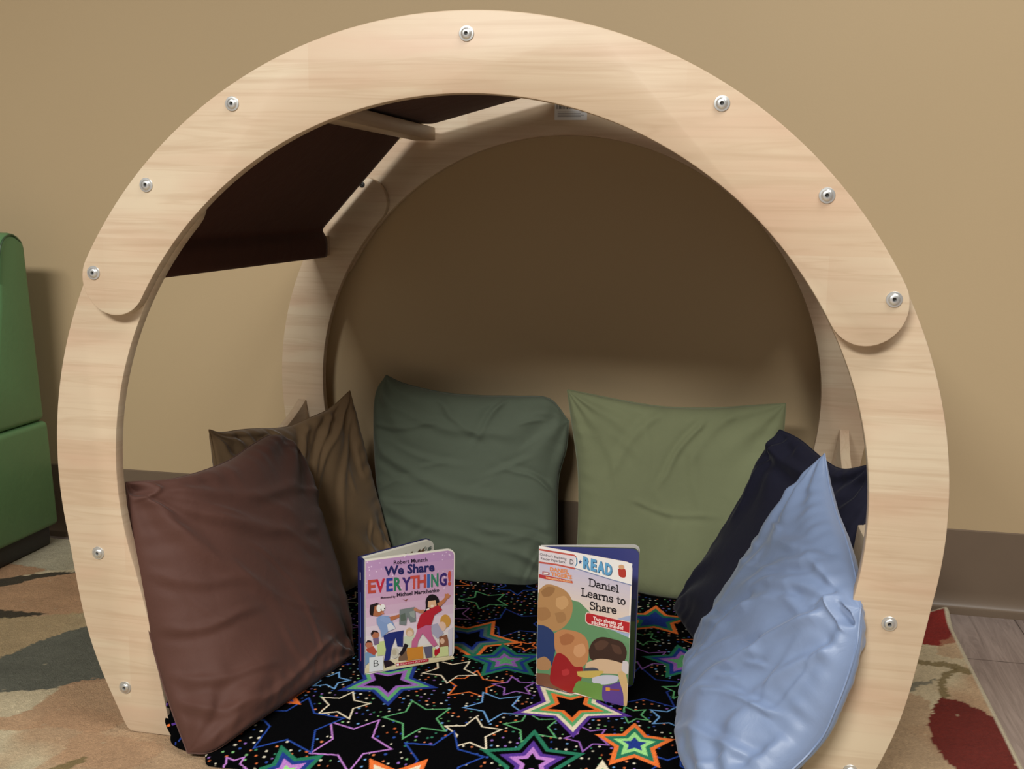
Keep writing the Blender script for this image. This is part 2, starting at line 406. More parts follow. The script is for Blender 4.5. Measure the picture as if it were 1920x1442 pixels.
# canopy: fabric stretched over the bars, wrapped round the two end bars
def canopy():
    g = .0022; L = []
    x, z, w, t = BARS[0]; X0, X1, Z0, Z1 = x-w/2-g, x+w/2+g, z-t/2-g, z+t/2+g
    L += [(X0+.004, Z1), (X0, Z1-.006), (X0, Z0), (X1, Z0), (X1, Z1-.008), (X1-.012, Z1+.010)]
    x, z, w, t = BARS[1]; L += [(x-w/2-.006, z+t/2-.002), (x-w/2+.012, z+t/2+g+.004), (x+w/2, z+t/2+g+.004)]
    x, z, w, t = BARS[2]; L += [(x-w/2, z+t/2+g), (0, z+t/2+g+.001)]
    full = L+[(-a, b) for a, b in L[-2::-1]]; pts = [np.array(p) for p in full]; dense = []
    for a, b in zip(pts[:-1], pts[1:]):
        n = max(2, int(np.linalg.norm(b-a)/.005))
        for k in range(n): dense.append(a+(b-a)*k/n)
    dense.append(pts[-1]); D = np.array(dense)
    for _ in range(2): D[1:-1] = (D[:-2]+2*D[1:-1]+D[2:])/4
    return D
D = canopy(); ny = 60; cy0, cy1 = T+.004, YB-.020
ysn = np.linspace(cy0, cy1, ny)
Tn = np.gradient(D, axis=0); Tn /= np.linalg.norm(Tn, axis=1)[:, None]; N2 = np.stack([-Tn[:, 1], Tn[:, 0]], 1)
sarc = np.concatenate([[0], np.cumsum(np.linalg.norm(np.diff(D, axis=0), axis=1))])
th = -.0010
def sheet(off):
    P = np.zeros((len(D), ny, 3))
    for j, y in enumerate(ysn):
        yy = (y-cy0)/(cy1-cy0); hem = .002*np.sin(sarc*60+j*.1)*0
        P[:, j, 0] = D[:, 0]+N2[:, 0]*off; P[:, j, 2] = D[:, 1]+N2[:, 1]*off; P[:, j, 1] = y
    return P
A, B = sheet(0), sheet(th)
ring = np.concatenate([A, B[:, ::-1], A[:, :1]], 1)
part('canopy', grid_mesh('canopy', ring, [CANOPY]))
# hem stitch bands at both canopy edges
for yy in (cy0+.012, cy1-.012):
    me = tube([(p[0], yy, p[1]) for i, p in enumerate(D)][10:-10:3], .0012, 5).mesh('hem', [CANOPY]); smooth(me, 60); part('canopy_hem', me)
# bolts: domed steel heads with hex socket
def bolt(x, z, y, sgn=-1, r=.0094, mat=STEEL):
    prof = [(r, 0), (r, .0010), (r*.96, .0014), (r*.74, .0016), (r*.70, .0024), (r*.60, .0036), (r*.42, .0041), (r*.27, .0042), (r*.22, .003), (r*.20, .0012)]
    n = 28; mb = MB(); vs = []
    for (rr, h) in prof:
        for k in range(n): a = 2*PI*k/n; vs.append((x+rr*math.cos(a), y+sgn*h, z+rr*math.sin(a)))
    fs = [(i*n+k, i*n+(k+1) % n, (i+1)*n+(k+1) % n, (i+1)*n+k) for i in range(len(prof)-1) for k in range(n)]
    if sgn > 0: fs = [f[::-1] for f in fs]
    mb.add(vs, fs)
    me = mb.mesh('bolt', [mat]); smooth(me, 40); o = part('bolt', me)
    m2 = MB(); m2.add([(x+r*.22*math.cos(a), y+sgn*.0012, z+r*.22*math.sin(a)) for a in np.linspace(0, 2*PI, 7)[:-1]]+[(x, y+sgn*.0010, z)],
                      [(i, (i+1) % 6, 6) if sgn < 0 else ((i+1) % 6, i, 6) for i in range(6)])
    s = link('hex_socket', m2.mesh('hex_socket', [DARK])); s.parent = o
    s['label'] = 'dark hexagonal socket in the bolt head'
    return o
for (x, z) in [(-.516, .673), (-.433, .791), (-.308, .895), (0, .9775), (.308, .895), (.433, .791), (.516, .673)]: bolt(x, z, -T-.0002)
for (x, z) in [(.542, .270), (.509, .068)]:
    bolt(x, z, 0); bolt(-x, z, 0)
for x in (-.418, .418): bolt(x, .806, YB, -1, .006, DARK)['label'] = 'dark bolt end inside the rear arch'
# small printed sticker on the inside of the rear arch
mb = MB(); mb.box((-.028, YB+T-.0006, .936), (.036, YB+T-.0001, .9745), srgb(215, 215, 215)); 
for k in range(14): mb.box((-.024+k*.0022, YB+T-.0008, .957), (-.024+k*.0022+random.choice([.0006, .0011, .0015]), YB+T-.0006, .972), srgb(25, 25, 30))
for k in range(4): mb.box((-.022, YB+T-.0008, .951-k*.003), (.030-.006*(k % 2), YB+T-.0006, .9522-k*.003), srgb(150, 150, 150))
o = part('label_sticker', mb.mesh('label_sticker', [PRINT])); o['label'] = 'white sticker with a barcode on the rear arch'

# ------------------------------------------------------------------ star blanket on a thin pad
BX0, BX1, BY0, BY1 = -.436, .436, -.085, .76
st = .0013
bx = np.arange(BX0, BX1, st); by = np.arange(BY0, BY1, st); BXg, BYg = np.meshgrid(bx, by, indexing='ij')
ZP = .03
stars = []
def zq(X, Y): return PZ(340+X/2, 1080+Y/2, ZP)[:2]
col = dict(gn=(92, 160, 104), lg=(150, 210, 130), dg=(40, 112, 84), nv=(36, 56, 130), bl=(40, 70, 150), lb=(112, 160, 210), pu=(146, 96, 172), li=(184, 124, 196),
           wh=(222, 208, 180), og=(226, 112, 52), dp=(84, 52, 138), bk=(5, 5, 6), gy=(84, 110, 100))
thin = [((1140, 90), (1225, 110), 'gn'), ((1250, 175), (1215, 120), 'nv'), ((1090, 408), (1215, 400), 'og'), ((605, 482), (715, 480), 'wh'),
        ((890, 530), (750, 525), 'gn'), ((640, 595), (475, 622), 'li'), ((425, 540), (480, 455), 'bl'), ((1180, 488), (1275, 450), 'lb'),
        ((1090, 580), (1207, 570), 'wh'), ((970, 650), (1025, 570), 'bl'), ((1525, 600), (1430, 600), 'pu'), ((1320, 560), (1410, 600), 'gn'),
        ((1690, 520), (1745, 500), 'gn'), ((1840, 530), (1755, 500), 'lb'), ((1730, 235), (1770, 215), 'gn'), ((1730, 420), (1720, 340), 'nv'),
        ((1745, 310), (1820, 285), 'pu'), ((1010, 355), (1085, 320), 'wh'), ((560, 395), (640, 395), 'lb'), ((1250, 415), (1330, 400), 'pu'),
        ((190, 650), (240, 625), 'li'), ((1830, 700), (1880, 660), 'bl'), ((1885, 430), (1840, 460), 'gn'), ((1295, 262), (1245, 265), 'og'),
        ((1120, 215), (1160, 190), 'nv'), ((560, 330), (600, 300), 'nv')]
multi = [((1080, 232), (1178, 165), ['og', 'dg', 'gy', 'nv', 'bk']), ((1215, 318), (1205, 250), ['dg', 'nv', 'dg', 'pu', 'gn']),
         ((775, 400), (775, 490), ['nv', 'gn', 'pu', 'bk']), ((1462, 487), (1470, 600), ['dp', 'wh', 'gn', 'og', 'bk']),
         ((1315, 670), (1325, 570), ['dg', 'bk', 'dp', 'li', 'bk']), ((1700, 625), (1700, 550), ['og', 'dg', 'lg', 'nv']),
         ((395, 670), (535, 625), ['dg', 'nv', 'li', 'lg']), ((790, 722), (925, 648), ['og', 'wh', 'dg', 'dp', 'bk']),
         ((1580, 735), (1580, 668), ['wh', 'gn', 'bk']), ((1775, 165), (1780, 110), ['og', 'dg', 'nv']), ((1890, 325), (1860, 258), ['dg', 'nv', 'pu', 'gn']),
         ((380, 455), (470, 430), ['og', 'bl', 'bk'])]
BC = np.zeros(BXg.shape+(3,)); BC[:] = srgb(*col['bk'])
# confetti dots
cell = .0118; gi = np.floor(BXg/cell).astype(int); gj = np.floor(BYg/cell).astype(int)
dr = np.random.RandomState(3); N = 200; ox = dr.rand(N, N)*.55+.22; oy = dr.rand(N, N)*.55+.22; rad = np.where(dr.rand(N, N) < .22, 0, dr.uniform(.0013, .0022, (N, N))); pc = dr.randint(0, 9, (N, N))
pal = .8*np.array([srgb(*c) for c in [(235, 225, 200), (240, 140, 90), (130, 190, 120), (150, 110, 190), (120, 170, 220), (60, 130, 100), (235, 225, 200), (50, 80, 160), (220, 110, 60)]])
II, JJ = gi % N, gj % N
dd = np.hypot(BXg/cell-gi-ox[II, JJ], BYg/cell-gj-oy[II, JJ])*cell
k = (np.clip((rad[II, JJ]-dd)/.0008+.5, 0, 1)*(rad[II, JJ] > 0))[..., None]; BC = BC*(1-k)+pal[pc[II, JJ]]*k
def star_d(cx, cy, r, ang, ratio=.5):
    """signed normalised star distance map: 1 at the outline, 0 at the centre (radial scale)"""
    dx, dy = BXg-cx, BYg-cy; rr = np.hypot(dx, dy); a = (np.arctan2(dy, dx)-ang) % (2*PI/5); a = np.minimum(a, 2*PI/5-a)
    # boundary radius at angle a of a star with tip r (a=0) and notch r*ratio (a=pi/5)
    ri = r*ratio; x1, y1 = r, 0; x2, y2 = ri*math.cos(PI/5), ri*math.sin(PI/5)
    den = np.cos(a)*(y2-y1)-np.sin(a)*(x2-x1); R = (x1*(y2-y1)-y1*(x2-x1))/np.where(abs(den) < 1e-9, 1e-9, den)
    return rr/R, rr, R
def draw(c, t, cols, w=.0042, xy=False):
    global BC
    cx, cy = c if xy else zq(*c); tx, ty = t if xy else zq(*t)
    r = math.hypot(tx-cx, ty-cy); ang = math.atan2(ty-cy, tx-cx)
    q, rr, R = star_d(cx, cy, r, ang)
    ri = r*.5*math.cos(PI/5)
    # distance inwards measured against notch apothem
    apo = r*math.sin(PI/5)*.5/math.sqrt((1-.5*math.cos(PI/5))**2+(.5*math.sin(PI/5))**2)
    depth = (1-q)*apo
    for i, cc in enumerate(cols):
        m = np.clip((depth-i*w)/.0007+.5, 0, 1)[..., None]; BC = BC*(1-m)+np.array(srgb(*col[cc]))*m
rs = np.random.RandomState(9)
placed = [zq(*c) for c, _, _ in thin+multi]
for _ in range(3000):
    x, y = rs.uniform(BX0, BX1), rs.uniform(BY0, BY1)
    if all(math.hypot(x-a, y-b) > .082 for a, b in placed):
        placed.append(np.array([x, y])); a = rs.rand()*6.28; r = rs.uniform(.036, .05)
        draw((x, y), (x+r*math.cos(a), y+r*math.sin(a)), [rs.choice(['gn', 'li', 'bl', 'lb', 'wh', 'og', 'nv']), 'bk'], .0022, True)
for c, t, cc in thin: draw(c, t, [cc, 'bk'], .0024)
for c, t, cs in multi: draw(c, t, cs, .0062 if len(cs) > 3 else .007)
BC = np.clip(BC*(1+.10*rng.randn(*BXg.shape))[..., None], 0, 1)
q = np.clip((-.345-BXg)/.05, 0, 1); front = -.062+.028*np.clip((BXg+.33)/.45, 0, 1)-.004*np.sin(BXg*14)+.085*q*q*(3-2*q)
edge_in = BYg-front
q = np.clip(edge_in/.16, 0, 1); prof_z = .006+(ZP-.006)*np.sin(q*PI/2)
fold = .0012*smooth_noise2(BXg, BYg, 2.2, 41, 2)*np.clip(edge_in/.02, 0, 1)
side = np.clip((np.minimum(BXg-BX0, BX1-BXg))/.03, 0, 1)
BZ = .004+(prof_z-.004+fold)*np.clip(.25+side, 0, 1)
BYd = np.where(edge_in < 0, front, BYg)
BZ = np.where(edge_in < 0, .0035+.003*np.clip(1+edge_in/.004, 0, 1)*1.0, BZ)
BZ[edge_in < -.003] = .001
BZ[0, :] = BZ[-1, :] = .001; BZ[:, -1] = .001
FLEECE = m_attr('star_print_fleece', 1.0, .04, (700, .35, .0012), None, 0)
bl_ = link('star_blanket', grid_mesh('star_blanket', np.stack([BXg, BYd, BZ], -1), [FLEECE], BC))
tag(bl_, 'black fleece floor mat printed with coloured stars and confetti dots, lying inside the arch', 'blanket')
# bunched fringe where the mat is pushed up against the left leg
mb = MB(); cr_ = random.Random(2)
fr = catmull([PY(308, 1318, -.012), PY(316, 1340, -.016), PY(312, 1362, -.02), PY(322, 1385, -.026), PY(334, 1405, -.034)], 40)
for j, (off, rad_) in enumerate(((.007, .006), (.014, .009))):
    pts = [(p[0]+off+.004*math.sin(i*.35+j), p[1], max(.009, p[2]+.003*math.sin(i*.5+j))) for i, p in enumerate(fr)]
    t_ = tube(pts, rad_, 8); k0 = len(mb.v); mb.v += t_.v; 
    for i, f in enumerate(t_.f):
        mb.f.append([k0+a for a in f]); mb.m.append(0)
        mb.c.append(srgb(*(col['bk'] if cr_.random() < .93 else col[cr_.choice(['dp', 'og', 'nv'])])))
me = mb.mesh('bunched_edge', [FLEECE]); smooth(me, 80); link('bunched_edge', me, bl_)

# ------------------------------------------------------------------ pillows
def coons(top, right, bottom, left, n):
    """edges as 3D point lists: top TL->TR, right TR->BR, bottom BL->BR, left TL->BL"""
    t = catmull(top, n); r = catmull(right, n); b = catmull(bottom, n); l = catmull(left, n)
    s = np.linspace(0, 1, n); Sg, Tg = np.meshgrid(s, s, indexing='ij')     # S along u (left-right), T downwards
    Sg = Sg[..., None]; Tg = Tg[..., None]
    P = (1-Tg)*t[:, None]+Tg*b[:, None]+(1-Sg)*l[None]+Sg*r[None]-((1-Sg)*(1-Tg)*t[0]+Sg*(1-Tg)*t[-1]+(1-Sg)*Tg*b[0]+Sg*Tg*b[-1])
    return P
def pillow(name, label, mat, top, right, bottom, left, tf, tb, seed, creases=(), wr=1.0, pw=.42, flip=False, n=130, crinkle=(0, 0, 0, 0), tucks=(), corner_amp=1.0):
    s = (1-np.cos(np.linspace(0, PI, n)))/2*.75+np.linspace(0, 1, n)*.25
    P0 = coons(top, right, bottom, left, 200)
    ii = s*199; i0 = np.clip(ii.astype(int), 0, 198); f = ii-i0
    Pu = P0[i0]*(1-f)[:, None, None]+P0[i0+1]*f[:, None, None]
    P = Pu[:, i0]*(1-f)[None, :, None]+Pu[:, i0+1]*f[None, :, None]
    U, V = np.meshgrid(s*2-1, s*2-1, indexing='ij')
    du = np.gradient(P, axis=0); dv = np.gradient(P, axis=1); Nn = np.cross(dv, du)
    Nn /= np.linalg.norm(Nn, axis=2)[..., None]+1e-12; mn = Nn.mean((0, 1)); mn /= np.linalg.norm(mn)
    if flip: Nn = -Nn; mn = -mn
    Nn = Nn*.35+mn*.65; Nn /= np.linalg.norm(Nn, axis=2)[..., None]
    prof = np.clip((1-U**2)*(1-V**2), 0, 1)**pw
    edge = np.clip((1-np.maximum(abs(U), abs(V)))/.12, 0, 1)
    w = np.zeros_like(U); r_ = np.random.RandomState(seed)
    # radial folds pulled out of each corner
    for (cu, cv) in ((-1, -1), (1, -1), (-1, 1), (1, 1)):
        a = np.arctan2(V-cv, U-cu); rr = np.hypot(U-cu, V-cv); ph = r_.rand()*6.28; kk = r_.uniform(9, 14)
        w += .0045*corner_amp*np.sin(kk*a+ph+1.2*np.sin(rr*3+ph))*np.exp(-((rr-.45)/.38)**2)
    # tension folds near the seams
    for sgn, AA, BB in ((1, U, V), (-1, U, V), (1, V, U), (-1, V, U)):
        d = 1-sgn*AA; ph = r_.rand(6)*6.28
        g = sum(np.sin(BB*k_*(1+.12*d)+ph[i]+.7*np.sin(BB*5+ph[5-i])) for i, k_ in enumerate((17, 29, 41)))/3
        w += .0028*g*np.exp(-(d/.2)**2)
    w += .0022*smooth_noise2(U, V*1.4, .55, seed+5, 2)
    w *= wr
    for (u0, v0, u1, v1, wd_, am) in creases:
        d = np.array([u1-u0, v1-v0]); L = np.linalg.norm(d); d /= L
        tt = ((U-u0)*d[0]+(V-v0)*d[1]); curve = .06*L*np.sin(np.clip(tt/L, 0, 1)*PI)
        dist = (U-u0)*(-d[1])+(V-v0)*d[0]-curve
        fall = np.exp(-np.clip(-tt, 0, 9)**2/(.08**2))*np.exp(-np.clip(tt-L, 0, 9)**2/(.15**2))*(1-.4*np.clip(tt/L, 0, 1))
        w += am*(np.exp(-(dist/wd_)**2)-.55*np.exp(-((dist-1.7*wd_)/(1.2*wd_))**2))*fall
    for _ in range(crinkle[0]):
        u0, v0 = r_.uniform(-.95, .95), r_.uniform(-.95, .95); cu, cv = crinkle[2:4]
        a = math.atan2(v0-cv, u0-cu)+r_.normal(0, .22); L = r_.uniform(.2, .75); wd_ = r_.uniform(.018, .05); am = crinkle[1]*r_.uniform(.3, 1)
        d = np.array([math.cos(a), math.sin(a)]); tt = (U-u0)*d[0]+(V-v0)*d[1]; dist = (U-u0)*(-d[1])+(V-v0)*d[0]-r_.uniform(-.5, .5)*tt*tt
        w += am*(np.exp(-(dist/wd_)**2)-.6*np.exp(-((dist-1.6*wd_)/(1.3*wd_))**2))*np.exp(-((tt-L/2)/(L/2))**4)
    w *= edge**.6
    for (tu, tv, ru, rv, dep, rid) in tucks:
        q_ = np.hypot((U-tu)/ru, (V-tv)/rv); w += (-dep*np.exp(-(q_/.62)**4)+rid*np.exp(-((q_-1.05)/.26)**2))*np.clip(edge*1.6, 0, 1)**.7
    Pf = P+Nn*((tf*prof+w)[..., None]); Pb = P-Nn*((tb*prof+w[::-1]*.6)[..., None])
    # never below the mat
    floor_z = ZP+.002
    for Q in (Pf, Pb):
        ins = (Q[..., 1] > -.02)
        Q[..., 2] = np.where(ins, np.maximum(Q[..., 2], floor_z*.0+ZP*np.clip((Q[..., 1]+.06)/.05, .12, 1)+.001), np.maximum(Q[..., 2], .003))
    b = min(P[..., 2].min(), .03); root = thing(name, label, 'pillow', tuple(np.round([P[..., 0].mean(), P[..., 1].mean(), ZP], 4)), 'scatter pillows inside the arch')
    # one closed mesh: front grid + back grid sharing the rim
    m = n; idxf = np.arange(m*m).reshape(m, m); idxb = np.full((m, m), -1); rim = np.zeros((m, m), bool); rim[0] = rim[-1] = True; rim[:, 0] = rim[:, -1] = True
    idxb[rim] = idxf[rim]; idxb[~rim] = m*m+np.arange((~rim).sum())
    Vv = np.vstack([Pf.reshape(-1, 3), Pb[~rim]]); 
    def quads(I, rev):
        a, b_, c, d = I[:-1, :-1].ravel(), I[1:, :-1].ravel(), I[1:, 1:].ravel(), I[:-1, 1:].ravel()
        return np.stack([a, b_, c, d] if not rev else [a, d, c, b_], 1)
    F4 = np.vstack([quads(idxf, not flip), quads(idxb, flip)])
    me = bpy.data.meshes.new('pillow_cover'); me.vertices.add(len(Vv)); me.vertices.foreach_set('co', Vv.astype(np.float32).ravel())
    me.loops.add(F4.size); me.loops.foreach_set('vertex_index', F4.ravel().astype(np.int32)); me.polygons.add(len(F4))
    me.polygons.foreach_set('loop_start', (np.arange(len(F4))*4).astype(np.int32)); me.polygons.foreach_set('loop_total', np.full(len(F4), 4, np.int32))
    me.update(calc_edges=True); me.validate(); me.polygons.foreach_set('use_smooth', np.ones(len(F4), bool)); me.materials.append(mat)
    o = link('pillow_cover', me, root)
    rimp = np.vstack([Pf[:, 0], Pf[-1, 1:], Pf[-2::-1, -1], Pf[0, -2:0:-1]])
    rimp[:, 2] = np.maximum(rimp[:, 2], .0045)
    me = tube(np.vstack([rimp, rimp[:1]])[::2], .0014, 5).mesh('seam', [mat]); smooth(me, 60); link('seam', me, root)
    return root
A3 = lambda *p: np.array(p, float)
# --- brown-tan pillow in the left corner
pillow('throw_pillow', 'khaki brown pillow in the left corner, behind the maroon brown pillow', m_fabric('khaki_cotton', srgb(128, 104, 76)),
       [PX(392, 806, -.535), PX(415, 811, -.53), PX(463, 805, -.52), PX(535, 801, -.50), PY(585, 782, .62), PY(620, 765, .67), PY(656, 733, .70)],
       [PY(656, 733, .70), PY(668, 790, .705), PY(688, 880, .70), PY(710, 960, .69), PY(738, 1060, .655)],
       [A3(-.41, .30, .035), A3(-.38, .48, .035), PY(738, 1060, .655)],
       [PX(392, 806, -.535), PX(402, 850, -.53), A3(-.49, .31, .20), A3(-.41, .30, .035)],
       .055, .045, 21, [(.9, -.95, .1, -.2, .035, .007), (.6, -.9, .0, -.1, .035, .008), (.3, -.95, -.2, .0, .04, .007), (.95, -.9, .3, .3, .04, .005), (-.6, -.95, -.3, -.3, .05, .006), (-.2, -.95, -.05, -.5, .035, .005)], 1.0, n=180, crinkle=(24, .0025, .9, -1.5))
# --- maroon brown pillow in front left
pillow('throw_pillow', 'large maroon brown pillow with a tucked front corner, against the left arch leg', m_fabric('maroon_brown_cotton', srgb(80, 50, 41), .72, .12, spec=.3),
       [PY(236, 905, .03), PX(330, 897, -.468), PX(420, 868, -.455), PX(470, 836, -.45), PX(505, 817, -.447), PX(532, 820, -.443)],
       [PX(532, 820, -.443), PX(553, 845, -.432), PX(572, 890, -.415), PX(590, 960, -.39), PX(625, 1080, -.34), PX(652, 1180, -.295), PZ(664, 1228, .034)],
       [PZ(352, 1412, .008), PZ(400, 1408, .012), PZ(470, 1360, .033), PZ(560, 1300, .034), PZ(664, 1228, .034)],
       [PY(236, 905, .03), PY(245, 985, .022), PY(262, 1100, .01), PY(290, 1225, -.005), PY(318, 1320, -.03), PZ(352, 1412, .008)],
       .062, .045, 33, [(-1.0, -.97, -.83, -.80, .022, -.008), (-.85, -.85, .1, -.3, .05, .006), (-.9, -.8, -.2, .1, .05, .006), (-.7, -.9, .4, -.55, .05, .005), (-.95, -.3, -.5, -.1, .04, .004), (-.95, .1, -.5, .15, .04, .005),
                        (-.95, .45, -.4, .6, .04, .005), (-.95, .65, -.45, .85, .04, .006), (-.6, .9, .4, .7, .05, .006)], .8, n=200, crinkle=(26, .0022, -1.1, -1.1), tucks=[(-.97, -.93, .13, .075, .012, .006)])
# --- grey-green pillow, back left
pillow('throw_pillow', 'grey-green pillow leaning at the back, left of the olive green pillow', m_fabric('grey_green_cotton', srgb(95, 104, 88)),
       [PY(724, 704, .745), PY(760, 720, .742), PY(830, 736, .74), PY(900, 742, .74), PY(970, 743, .74), PY(1030, 748, .74), PY(1066, 790, .735)],
       [PY(1066, 790, .735), PY(1062, 840, .73), PY(1047, 900, .725), PY(1045, 1000, .70), PY(1042, 1085, .68)],
       [PY(752, 1075, .68), PY(830, 1086, .68), PY(900, 1094, .675), PY(980, 1099, .675), PY(1042, 1085, .68)],
       [PY(724, 704, .745), PY(704, 745, .74), PY(704, 850, .73), PY(716, 960, .71), PY(752, 1075, .68)],
       .05, .035, 44, [(-.95, -.85, .3, -.6, .05, .005), (-.9, -.3, .6, .1, .06, .005), (.95, -.05, .55, -.2, .03, .006), (-.9, .25, .3, .45, .06, .004), (-.3, -.9, .1, -.6, .04, .005),
                       (.3, -.95, .15, -.6, .03, .006), (.9, .55, .3, .4, .04, .005), (.9, .8, .2, .55, .05, .005), (-.95, -.5, -.4, -.65, .03, .004)], .8, pw=.36, n=180, crinkle=(24, .0028, 2.5, -.9))
# --- olive green pillow, back right
pillow('throw_pillow', 'olive green pillow leaning at the back, right of the grey-green pillow', m_fabric('olive_green_cotton', srgb(126, 131, 98)),
       [PY(1064, 731, .745), PY(1120, 742, .74), PY(1200, 757, .74), PY(1260, 764, .74), PY(1340, 765, .735), PY(1420, 760, .73), PY(1473, 757, .72)],
       [PY(1473, 757, .72), PY(1466, 840, .72), PY(1450, 930, .71), PY(1435, 1020, .69), PY(1400, 1105, .66)],
       [PY(1078, 1085, .68), PY(1150, 1098, .68), PY(1230, 1118, .665), PY(1320, 1125, .655), PY(1400, 1105, .66)],
       [PY(1064, 731, .745), PY(1072, 790, .745), PY(1084, 880, .735), PY(1085, 980, .71), PY(1078, 1085, .68)],
       .055, .035, 55, [(-.1, -.95, -.55, -.3, .045, .005), (.25, -.8, -.05, -.3, .03, .006), (-.8, -.9, -.4, -.5, .06, .004), (-.3, .05, .3, .1, .03, .003), (.2, -.5, .3, .0, .06, .004), (.5, -.9, .2, -.5, .05, .004)], .6, n=180, crinkle=(12, .0022, -.3, -2.2))
# --- navy pillow on the right rail
pillow('throw_pillow', 'dark navy pillow resting on the right rail, behind the light blue pillow', m_fabric('navy_cotton', srgb(27, 27, 42), .9, .08),
       [PY(1462, 806, .54), PY(1500, 825, .51), PY(1545, 862, .45), PY(1580, 880, .41), PY(1632, 872, .36)],
       [PY(1632, 872, .36), PY(1636, 940, .35), A3(.49, .28, .20), A3(.39, .24, .05)],
       [PZ(1262, 1140, .034), PZ(1300, 1195, .034), A3(.33, .38, .034), A3(.39, .24, .05)],
       [PY(1462, 806, .54), PY(1425, 860, .56), PY(1395, 930, .575), PY(1335, 1030, .60), PZ(1262, 1140, .034)],
       .035, .045, 66, [(-.95, -.85, .0, -.8, .06, .012), (-.7, -.9, -.8, -.2, .05, .006)], .8)
# --- light blue pillow front right
pillow('throw_pillow', 'large light blue pillow with a folded corner, against the right arch leg', m_fabric('light_blue_satin', srgb(121, 138, 170), .44, .2, spec=.45),
       [PY(1546, 851, .24), PY(1553, 900, .21), PY(1566, 955, .16), PY(1586, 1010, .10), PY(1602, 1070, .05), PY(1614, 1140, -.01)],
       [PY(1614, 1140, -.01), PY(1604, 1220, -.03), PY(1570, 1320, -.045), PY(1520, 1410, -.055), A3(.365, -.095, .04)],
       [A3(.30, .34, .036), A3(.295, .2, .034), A3(.305, .02, .034), A3(.365, -.095, .04)],
       [PY(1546, 851, .24), PY(1500, 925, .28), PY(1430, 1035, .32), PY(1360, 1150, .34), A3(.30, .34, .036)],
       .062, .04, 77, [(.85, -.85, .1, -.4, .05, .008), (.8, -.9, -.3, -.55, .06, .007), (.7, -.6, .3, .2, .04, .008), (.9, -.5, .6, .2, .04, .007), (.0, -.1, -.2, .6, .05, .007),
                       (.4, .0, .1, .7, .05, .008), (.75, .2, .3, .5, .03, .006), (-.4, -.3, -.5, .5, .05, .004), (.8, .6, .2, .9, .04, .006), (.2, -.7, -.2, -.2, .04, .005)], .9, n=220, crinkle=(40, .0040, 1.15, -1.3), tucks=[(.91, -.84, .15, .085, .016, .004)])

